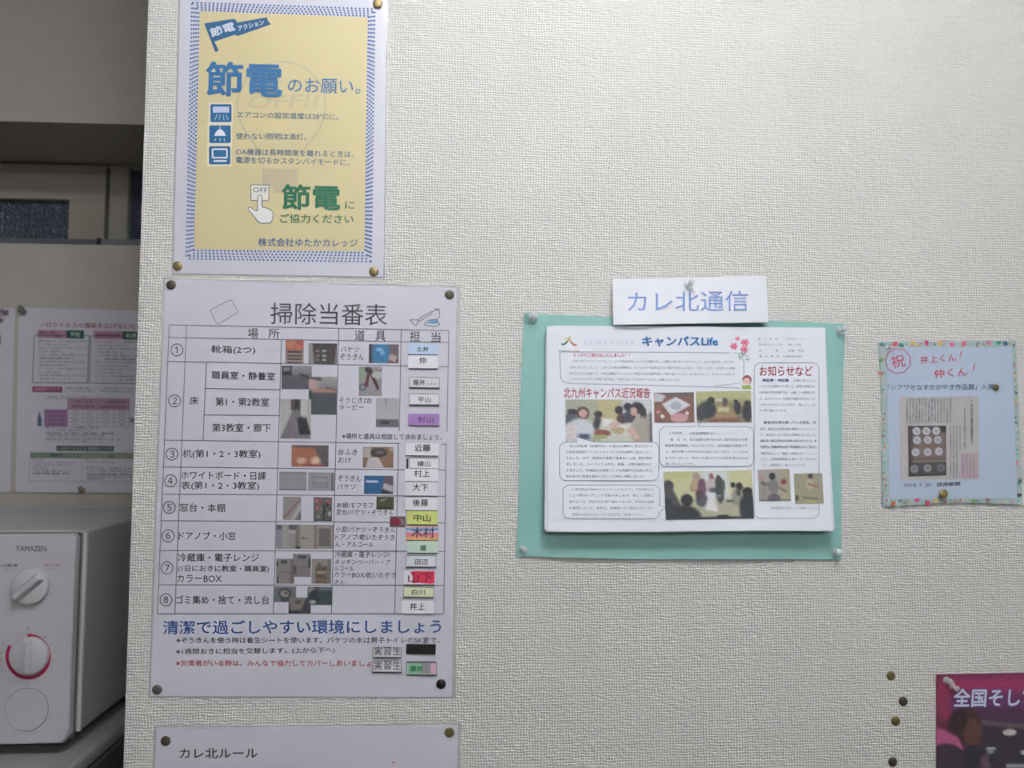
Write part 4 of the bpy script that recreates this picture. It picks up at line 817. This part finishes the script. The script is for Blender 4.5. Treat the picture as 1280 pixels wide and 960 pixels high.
# ---- 7. pink poster at the lower right ----------------------------------------------
K33 = K(1080, 810, 6.4); K34 = K(1160, 835, 7.68)
q = [(1170.3, 842.8), (1398, 839), (1400, 1150), (1170, 1150)]
t = thing('pink_photo_poster', 'glossy magenta and dark purple photo poster with bold white characters in the lower right corner', 'poster', center(q))
S = Sheet(t, q, 0.0008, thick=0.0003); S.slab('sheet', mat('poster_stock', (170, 40, 90), .4, coat=.2), 4, 4)
def p_pink(p):
    W, H = 228., 308.
    def ux(x): return (x / 7.68 + 1160 - 1170.3) / W
    def vy(y): return (y / 7.68 + 835 - 842) / H
    p.fill((66, 40, 62)); p.rect(0, 0, 1, vy(300), (182, 40, 98), .08); p.rect(0, vy(140), ux(260), vy(560), (166, 40, 72), .08)
    p.rect(ux(200), vy(250), 1, vy(420), (112, 50, 112), .08); p.rect(ux(420), vy(420), 1, vy(560), (84, 46, 78), .05)
    p.rect(ux(520), vy(570), 1, 1, (58, 48, 60), .03); p.rect(0, vy(500), ux(200), vy(590), (104, 36, 52), .04)
    p.poly([(ux(430), vy(490)), (1, vy(640)), (1, vy(680)), (ux(430), vy(540))], (104, 84, 92), .01)
    p.ell(ux(350), vy(545), ux(350) - ux(190), vy(545) - vy(375), (70, 42, 44), .15); p.ell(ux(430), vy(620), ux(430) - ux(340), vy(620) - vy(480), (104, 62, 54), .4)
    p.ell(ux(300), vy(500), ux(300) - ux(220), vy(500) - vy(400), (58, 34, 38), .4)
    p.poly([(ux(60), vy(560)), (ux(130), vy(575)), (ux(290), vy(665)), (ux(345), vy(780)), (ux(60), vy(780))], (198, 80, 136), .012)
    p.ell(ux(170), vy(900), ux(170) - ux(-30), vy(900) - vy(722), (62, 44, 62), .1); p.rect(ux(-50), vy(880), ux(420), 1, (60, 44, 62), .03)
    p.ell(ux(430), vy(850), ux(430) - ux(330), vy(850) - vy(740), (48, 44, 58), .3)
    p.ell(ux(783), vy(622), ux(783) - ux(718), vy(622) - vy(590), (212, 208, 206), .2); p.ell(ux(605), vy(775), ux(605) - ux(555), vy(785) - vy(770), (170, 180, 184), .5); p.ell(ux(600), vy(805), ux(605) - ux(570), vy(785) - vy(765), (140, 150, 150), .6)
    p.ell(ux(920), vy(815), ux(783) - ux(750), vy(622) - vy(600), (180, 200, 180), .3); p.ell(ux(560), vy(900), ux(605) - ux(550), vy(900) - vy(830), (112, 76, 100), .6)
    p.ell(ux(650), vy(880), ux(650) - ux(580), vy(880) - vy(820), (58, 50, 70), .4)
    p.rect(ux(750), vy(926), ux(1000), vy(962), (176, 176, 184), .01); p.noise(3)
S.picture('printed_photo', [(1170.5, 843), (1397.8, 839.2), (1399.8, 1149.8), (1170.2, 1149.8)], p_pink, (150, 190), .0002)
S.text('lettering', '全国そして', K33(704, 482), K33(1385, 476), 25.6, (84, 62, 132), 0.06, 0.08, .0004)
S.text('lettering', '全国そして', K33(712, 474), K33(1378, 468), 23.4, (206, 212, 230), 0.026, 0.08, .0006)
S.finish({'lettering': 'bold white lettering with purple outline'})

# ---- 8. thumbtacks and clear push pins -------------------------------------------------
MB_ = {'brass': mat('brass_tack', (150, 132, 88), 0.42, metal=0.5), 'olive': mat('olive_brass_tack', (112, 102, 64), 0.45, metal=0.4),
       'dark': mat('dark_brown_tack', (84, 78, 66), 0.45, metal=0.35), 'grey': mat('grey_steel_tack', (100, 100, 100), 0.42, metal=0.4), 'black': mat('black_tack', (24, 24, 26), 0.45)}  # one even head colour per variant, from brass through dark brown to black
first = {}
def tack(px, py, kind, label, d=0.0012, r=0.0051, group='flat thumbtacks on the papered wall'):
    c = on(px, py, -d)
    t = thing('thumbtack', label, 'thumbtack', tuple(c), group)
    key = (kind, r)
    if key in first:
        for o in first[key]:
            n = o.copy(); n.parent = t; C.objects.link(n)
        return
    z = np.array(c)
    h = MB().lathe([(r * .97, 0), (r, .0003), (r * .93, .0009), (r * .7, .0015), (r * .4, .0018), (r * .05, .0019)], c, n=24).make('head', MB_[kind], t, smooth=True)
    p_ = MB().lathe([(.0004, 0), (.0004, d * .5), (.00005, d * .9)], c, (0, 1, 0), 8).make('point', MB_['grey'], t)
    first[key] = (h, p_)
tack(472.2, 4.6, 'brass', 'brass thumbtack at the top right corner of the yellow poster', .0022)
tack(222, 332.5, 'brass', 'brass thumbtack at the lower left corner of the yellow poster')
tack(467.2, 339.5, 'brass', 'brass thumbtack at the lower right corner of the yellow poster')
tack(213.8, 356, 'dark', 'dark brown thumbtack at the top left corner of the roster')
tack(561.8, 368.5, 'dark', 'dark brown thumbtack at the top right corner of the roster')
tack(196.5, 862, 'grey', 'grey thumbtack at the lower left corner of the roster')
tack(551.3, 855, 'black', 'black thumbtack at the lower right corner of the roster')
tack(207.3, 926, 'dark', 'dark brown thumbtack at the left corner of the bottom sheet')
tack(561.8, 915.4, 'olive', 'olive brass thumbtack at the right corner of the bottom sheet')
tack(1245, 484, 'olive', 'small olive thumbtack at the end of the handwritten black line on the note', .0030, .0034)
tack(1179.3, 617.3, 'brass', 'brass thumbtack at the bottom middle of the pale blue note', .0062)
tack(1113.6, 844.5, 'olive', 'topmost of four thumbtacks stuck in bare wall left of the pink poster', .0003)
tack(1128.9, 876.3, 'dark', 'second thumbtack down of the four in bare wall, farthest right of them', .0003)
tack(1119.7, 901, 'olive', 'third thumbtack down of the four in bare wall left of the pink poster', .0003)
tack(1115.8, 952, 'dark', 'lowest thumbtack of the four in bare wall, by the bottom edge', .0003)

M_CLEAR = mat('clear_plastic', (228, 232, 232), 0.12, alpha=0.42, spec=0.9)
M_NEEDLE = mat('pin_steel', (200, 200, 205), 0.2, metal=1.0)
def pin(px, py, label, d, Y=0.0, s=1.0, tilt=(0, 0), group='clear plastic push pins', m=None):
    c = on(px, py, Y - d); ax = (tilt[0], -1, tilt[1])
    t = thing('push_pin', label, 'push pin', tuple(c), group)
    MB().lathe([(.0012 * s, .0), (.0046 * s, .0006 * s), (.0048 * s, .0014 * s), (.0028 * s, .0026 * s), (.0024 * s, .0055 * s), (.0032 * s, .0078 * s), (.0038 * s, .0086 * s), (.0036 * s, .0096 * s), (.0008 * s, .0100 * s)], c, ax, 20).make('head', m or M_CLEAR, t, smooth=True)
    MB().lathe([(.0005, -.0001), (.0005, d * .8), (.0001, d * .95)], c, (-ax[0], 1, -ax[2]), 8).make('needle', M_NEEDLE, t)
pin(665.8, 397.5, 'clear push pin at the top left corner of the green backing', .0030, tilt=(.12, .1))
pin(1049.5, 413.5, 'clear push pin at the top right corner of the green backing', .0026, tilt=(.2, .15))
pin(653.8, 686.5, 'clear push pin at the lower left corner of the green backing', .0044, s=.85, tilt=(.1, .1))
pin(1045.5, 690.5, 'clear push pin at the lower right corner of the green backing', .0052, tilt=(-.1, .2))
pin(860, 356.5, 'clear push pin at the top middle of the title strip', .0062, tilt=(.3, .25))
pin(1109.8, 435.5, 'clear push pin at the top left corner of the pale blue note', .0022, s=.7, tilt=(.2, .1))
pin(1182.3, 850.5, 'upper clear push pin on the pink poster corner', .0014, s=.85, tilt=(.05, .1))
pin(1189.6, 857, 'lower clear push pin on the pink poster corner', .0014, s=.85, tilt=(.2, -.15))

# ---- 9. far wall: virus notice and its neighbour --------------------------------------
K40 = K(0, 370, 3.84)
q = [(23.4, 384.3), (196, 389), (190, 616.2), (19.5, 615.3)]
t = thing('virus_notice', 'white virus prevention notice with green, pink and purple boxes on the shaded back wall', 'poster', center(q, YF))
S = Sheet(t, q, lambda u, v: .001 + .002 * v, wallY=YF, thick=.0003); S.slab('sheet', mat('notice_paper', (200, 198, 208), .6), 6, 8)
TX = (84, 82, 96)
S.text('notice_title', 'ノロウイルスの感染を広げないために', K40(190, 150), K40(712, 160), 6.8, (140, 50, 72), .014)
S.text('notice_title', '', (0, 0), (1, 0), 1, TX) if False else None
G_ = (36, 82, 70)
S.path('boxes', [K40(165, 187), K40(155, 415), K40(420, 418), K40(427, 190)], G_, .9, True); S.path('boxes', [K40(700, 194), K40(436, 190), K40(428, 418), K40(690, 420)], G_, .9, True)
for x0, x1, y0, y1, c in ((180, 318, 163, 201, (176, 132, 150)), (318, 403, 164, 203, G_), (450, 588, 167, 206, (176, 132, 150)), (588, 700, 170, 209, G_), (155, 299, 434, 461, (140, 50, 100)),
                          (325, 622, 490, 545, (168, 134, 150)), (212, 325, 543, 625, (158, 112, 156)), (270, 547, 718, 744, (74, 84, 84)), (146, 395, 750, 778, (122, 138, 126)), (397, 640, 750, 780, (134, 148, 126))):
    S.poly('coloured_bar#%d_%d' % (x0, y0), [K40(x0, y0), K40(x1, y0 + 2), K40(x1, y1 + 2), K40(x0, y1)], c)
for tx_, x0, y0, x1, h, c in (('患者・家族', 190, 181, 275, 3.6, (90, 30, 50)), ('ウイルスの感染', 190, 199, 300, 3.6, (90, 30, 50)), ('予防', 335, 194, 385, 5.5, (200, 210, 205)), ('食品取扱者の対策', 460, 196, 575, 4, (90, 30, 50)), ('処理', 603, 200, 655, 5.5, (200, 210, 205)),
                              ('消毒薬の作り方', 163, 455, 288, 4, (200, 170, 190)), ('ノロウイルスによる感染について', 278, 739, 540, 4, (190, 196, 190)), ('感染経路', 238, 771, 302, 4, (40, 50, 46)), ('症状', 518, 775, 548, 4, (50, 56, 50)),
                              ('対象と方法', 350, 512, 440, 3.2, TX), ('次亜塩素酸', 505, 514, 600, 3.2, TX), ('家庭用の漂白剤', 345, 535, 455, 3, (110, 40, 70)), ('塩素系漂白剤の量', 480, 537, 605, 3, (110, 40, 70))):
    S.text('bar_text', tx_, K40(x0, y0), K40(x1, y0 + 1), h, c, .008)
gen = ['・調理や食事の前、トイレの後は石けんで手を', 'しっかりと洗い、流水で流します。', '・食品は、中心までよく加熱して下さい。', '生ものは、冷蔵します。', '・ふきん、まな板は、熱湯で消毒しましょう', '調理器具。', '・吐物の処理は使い捨ての手袋とマスクを使い', '床面は漂白剤で拭き取ります。', '・ドアノブは、こまめに消毒しましょう。', 'かかったものは袋に入れて密封します。', '・体調の悪い時は調理をしないようにします', '休みましょう。']
for i, tx_ in enumerate(gen):
    S.text('small_print', tx_, K40(176 + (i % 2) * 12, 221 + i * 16.5), K40(176 + (238 if i % 2 == 0 else 120 + 30 * (i % 3)), 222 + i * 16.5), 2.6, TX, .006)
    S.text('small_print', tx_[::-1], K40(448 + (i % 2) * 12, 225 + i * 16.5), K40(448 + (230 if i % 2 == 0 else 140 + 30 * (i % 3)), 226 + i * 16.5), 2.6, TX, .006)
for i, (x0, x1, y) in enumerate(((305, 640, 447), (310, 640, 461), (220, 495, 487), (218, 490, 637), (220, 440, 649), (218, 590, 664), (220, 510, 676), (218, 590, 691), (222, 500, 703))): S.text('small_print', gen[i][:22], K40(x0, y), K40(x1, y + 2), 2.6, TX, .005)
for x in (325, 398, 470, 548, 622): S.line('table_lines', K40(x, 492), K40(x - 2, 628), (130, 126, 140), .6)
for y in (492, 545, 565, 585, 605, 626): S.line('table_lines', K40(214, y), K40(622, y + 2), (130, 126, 140), .6)
for i in range(4):
    for j in range(5): S.text('small_print', ('0.1%', '10ml', '5本', '500ml')[(i + j) % 4] if j else '対象の物', K40((228, 345, 415, 490, 570)[j], 560 + i * 20), K40((310, 378, 445, 522, 600)[j], 560 + i * 20), 2.2, TX, .004)
S.path('table_lines', [K40(146, 750), K40(139, 888), K40(670, 893)], (140, 140, 150), .6); S.line('table_lines', K40(396, 752), K40(392, 890), (140, 140, 150), .6)
for x0, rows_ in ((155, ((790, 210), (803, 370), (815, 365), (830, 228), (843, 345), (856, 352))), (412, ((790, 455), (802, 550), (820, 460), (832, 640), (845, 640), (860, 635), (872, 640), (882, 500)))):
    for i, (y, x1) in enumerate(rows_): S.text('small_print', gen[i][:20], K40(x0, y), K40(x1, y + 1), 2.5, TX, .006)
for x, c in ((160, (206, 200, 212)), (190, (84, 100, 130))): S.poly('bottle_drawing#%d' % x, [K40(x - 10, 625), K40(x - 10, 585), K40(x - 4, 572), K40(x - 4, 558), K40(x + 4, 558), K40(x + 4, 572), K40(x + 10, 585), K40(x + 10, 625)], c)
S.ell('drop_drawing', K40(634, 597), 2.5, 3.5, (120, 110, 150)); S.finish()

q = [(-150, 382), (18.6, 385.5), (12.5, 615), (-152, 613)]
t = thing('plain_white_notice', 'white sheet cut by the left edge, beside the virus notice', 'poster', center(q, YF))
S = Sheet(t, q, .001, wallY=YF, thick=.0003); S.slab('sheet', mat('notice_paper', (200, 198, 208), .6), 4, 4)
S.poly('print_mark', [(-60, 419), (1, 419), (0.6, 431), (-60, 430)], (70, 60, 74)); S.finish()
q = [(20, 640.8), (176, 641.5), (174, 760), (18, 760)]
t = thing('lower_white_notice', 'white sheet mostly hidden behind the microwave, only its top showing', 'poster', center(q, YF))
S = Sheet(t, q, .001, wallY=YF, thick=.0003); S.slab('sheet', mat('grey_notice_paper', (188, 187, 194), .6), 4, 4); S.finish()
MD = mat('smoky_plastic', (140, 142, 136), .2, alpha=.6)
MP = mat('rosy_plastic', (165, 140, 155), .25, alpha=.6)
g2 = 'push pins on the back wall'
pin(26.5, 386.5, 'smoky push pin above the virus notice corner', .0024, YF, 1.0, (.3, .2), g2, MD)
pin(30.5, 390.5, 'smoky push pin in the top left corner of the virus notice', .0024, YF, 1.0, (-.2, .2), g2, MD)
pin(8.5, 391, 'rosy push pin at the top of the sheet cut by the left edge', .0024, YF, 1.0, (-.3, .2), g2, MP)
pin(2, 401, 'rosy push pin lower down on the sheet cut by the left edge', .0024, YF, .8, (-.3, .2), g2, MP)
pin(103, 613.5, 'brownish push pin on the lower edge of the virus notice', .0040, YF, 1.0, (0, .6), g2, mat('amber_plastic', (165, 140, 120), .3, alpha=.7))

# ---- 10. fridge and microwave -----------------------------------------------------------
YM = 0.118                                    # front of the control panel
P = lambda x, y, Y=YM: on(x, y, Y)
xr = on(103.5, 800, YM + .022)[0]; ztop = on(60, 664, YM + .014)[2]; zbot = on(50, 930, YM)[2]
xp = P(90, 800)[0]; xl = xr - 0.46; zpt = P(50, 668)[2]
M_MW = noise_mat('white_moulded_plastic', (184, 183, 188), 0.45, scale=200, amt=.02)
M_CASE = noise_mat('grey_painted_steel', (172, 171, 172), 0.42, scale=300, amt=.05)
M_LIP = mat('dark_grey_plastic', (96, 95, 92), 0.5)
t = thing('microwave_oven', 'white microwave oven with two dials standing at the left edge', 'microwave', (xr - .23, YM + .16, zbot - .0))
MB().box(xl + .003, xr, YM + .022, YF - .05, zbot + .004, ztop).make('case', M_CASE, t, bevel=.004)
MB().box(xr - .0022, xr + .0012, YM + .0205, YM + .0245, zbot + .006, ztop - .003).make('case_seam', mat('bright_steel_edge', (225, 225, 222), .35, metal=.3), t)
MB().box(xl, xr - .003, YM + .012, YM + .0205, zbot, ztop - .0015).make('front_frame', M_LIP, t, bevel=.003)
zst = P(88, 911)[2]; zsl = P(0, 921)[2]; xs = P(0, 900)[0]
pan = MB()
xpl = xp - .125
pan.prism([(xpl, zbot), (xp - .006, zbot), (xp, zbot + .008), (xp, zpt - .004), (xp - .004, zpt), (xpl, zpt)], 1, YM, YM + .012)
pan.make('control_panel', M_MW, t, bevel=.0015)
MB().prism([(xpl, zbot + .002), (xp - .0065, zbot + .002), (xp - .0008, zbot + .0085), (xp - .0008, zst), (xpl, zsl - (zst - zsl) * .35)], 1, YM - .0035, YM - .0003).make('lower_trim', M_MW, t, bevel=.0008)
MB().box(xl, xpl - .002, YM, YM + .012, zbot, zpt).make('door', M_MW, t, bevel=.002)
MB().box(xl + .04, xpl - .03, YM - .001, YM - .0001, zbot + .04, zpt - .04).make('door_glass', mat('door_glass', (20, 20, 22), .08), t)
def dial(cx, cy, r, ang, name):
    c = P(cx, cy, YM - .004); c[1] = YM; rr = r * (YM - CAM[1]) / F
    k = MB(); k.lathe([(rr, .0003), (rr, .003), (rr * .96, .0055), (rr * .86, .0068), (rr * .3, .0072), (.0005, .0072)], c, n=40)
    o = k.make(name, M_MW, t, smooth=True); md = o.modifiers.new('e', 'EDGE_SPLIT'); md.split_angle = .6
    ca, sa = math.cos(ang), math.sin(ang); w2 = rr * .2; L = rr * .93; V = []
    for y_, ww, ll in ((.0065, w2 * 1.6, L), (.0145, w2 * .7, L * .9)):
        for a, b_ in ((-ll, -ww), (ll, -ww), (ll, ww), (-ll, ww)):
            V.append((c[0] + a * ca - b_ * sa, c[1] - y_, c[2] + a * sa + b_ * ca))
    return V, o
V, kn = dial(36.7, 733, 21.8, math.radians(41), 'power_dial')
fc = [(0, 3, 2, 1), (4, 5, 6, 7), (0, 1, 5, 4), (1, 2, 6, 5), (2, 3, 7, 6), (3, 0, 4, 7)]
V = np.array(V); g_ = link_mesh('grip', V - np.array(t.location) * 0, fc, M_MW, kn); md = g_.modifiers.new('b', 'BEVEL'); md.width = .0015; md.segments = 3
V, kn2 = dial(35.8, 820.5, 22.2, math.radians(92), 'timer_dial'); V = np.array(V); V[:, 1] += .003
g_ = link_mesh('grip', V, fc, M_MW, kn2); md = g_.modifiers.new('b', 'BEVEL'); md.width = .0015; md.segments = 3
c = P(33.4, 887); rr = 24.5 * (YM - CAM[1]) / F
o = MB().lathe([(rr, .0002), (rr, .0012), (rr * .97, .0018), (.0005, .0022)], c, n=48).make('door_button', M_MW, t, smooth=True); md = o.modifiers.new('e', 'EDGE_SPLIT'); md.split_angle = .6
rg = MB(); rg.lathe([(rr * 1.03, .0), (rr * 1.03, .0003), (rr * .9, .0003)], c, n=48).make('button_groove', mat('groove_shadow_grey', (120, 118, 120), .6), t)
S = Sheet(t, [(0, 668), (90, 668), (88, 930), (0, 930)], 0.0, wallY=YM, thick=0)
RG = (166, 34, 78)
S.arc('dial_ring', (35.2, 820.8), 26.4, 26.6, -92, 211, RG, 4.4, 48, .0003)
KM = K(0, 660, 6.858); KN = K(0, 760, 5.333)
S.text('brand_lettering', 'YAMAZEN', KM(136, 198), KM(398, 200), 6.8, (88, 88, 94), .02)
S.text('dial_lettering', 'なまもの解凍', (-18, 708.5), KM(150, 334), 3.8, (70, 80, 120), .012); S.text('dial_lettering', '(200W)', KM(28, 360), KM(98, 358), 1.8, (120, 120, 126))
S.text('dial_lettering', 'あたため', KM(382, 332), KM(516, 328), 3.6, (176, 80, 104), .008); S.text('dial_lettering', '(500W)', KM(410, 358), KM(475, 354), 1.8, (120, 120, 126))
S.ell('dial_lettering', KM(122, 363), .8, .8, (90, 90, 96), n=8); S.line('dial_lettering', KM(385, 362), KM(395, 352), (120, 120, 126), .6)
S.text('dial_lettering', '切', KM(225, 882), KM(258, 882), 4.8, (110, 108, 112)); S.text('dial_lettering', 'とりけし', KM(138, 918), KM(208, 914), 2.4, (176, 60, 90), .01)
for i, (lab_, x, y) in enumerate((('1', 298, 195), ('2', 337, 238), ('3', 357, 290), ('4', 358, 350), ('5', 340, 410), ('6', 298, 460), ('8', 245, 490), ('9', 178, 505), ('10', 108, 492), ('12', 52, 466), ('15', 8, 412), ('20', 4, 350), ('25', 6, 300), ('30', 18, 242), ('0', 248, 163))):
    a = KN(x, y); wdt = 1.1 * len(lab_); S.text('dial_lettering', lab_, (a[0] - wdt, a[1] + 1.3), (a[0] + wdt, a[1] + 1.3), 2.6, (130, 126, 130))
S.finish({'dial_ring': 'crimson printed ring'})
zf = zbot - .013
for fx in (xl + .04, xr - .04):
    for fy in (YM + .05, YF - .09): MB().lathe([(.012, 0), (.014, zbot + .004 - zf)], (fx, fy, zf), (0, 0, 1), 16).make('foot', mat('foot_rubber', (24, 24, 25), .7), t)
# fridge beneath
xf1 = xr + .018; xf0 = xf1 - .49; yf0 = YM - .075
t = thing('small_refrigerator', 'grey topped refrigerator under the microwave, only its top corner showing', 'refrigerator', ((xf0 + xf1) / 2, .25, 0))
M_FR = noise_mat('fridge_enamel', (148, 148, 147), .5, scale=300, amt=.03)
MB().box(xf0, xf1, yf0 + .045, YF - .02, .03, zf - .02).make('body', mat('fridge_side_shaded', (84, 82, 82), .6), t, bevel=.004)  # light grey fridge; shade of its side put into a darker body colour
MB().box(xf0, xf1, yf0 + .03, YF - .018, zf - .0195, zf - .0002).make('top_plate', M_FR, t, bevel=.006)
MB().box(xf0, xf1, yf0, yf0 + .043, .05, .62).make('door', M_FR, t, bevel=.008)
d2 = MB().box(xf0, xf1, yf0, yf0 + .043, .63, zf - .022).make('door', M_FR, t, bevel=.008)
MB().box(xf0 + .02, xf0 + .045, yf0 - .03, yf0 - .001, .66, .86).make('handle', M_LIP, d2, bevel=.004)
for fx in (xf0 + .05, xf1 - .05):
    for fy in (yf0 + .1, YF - .1): MB().lathe([(.02, 0.0002), (.02, .031)], (fx, fy, 0), (0, 0, 1), 16).make('foot', mat('foot_rubber', (24, 24, 25), .7), t)
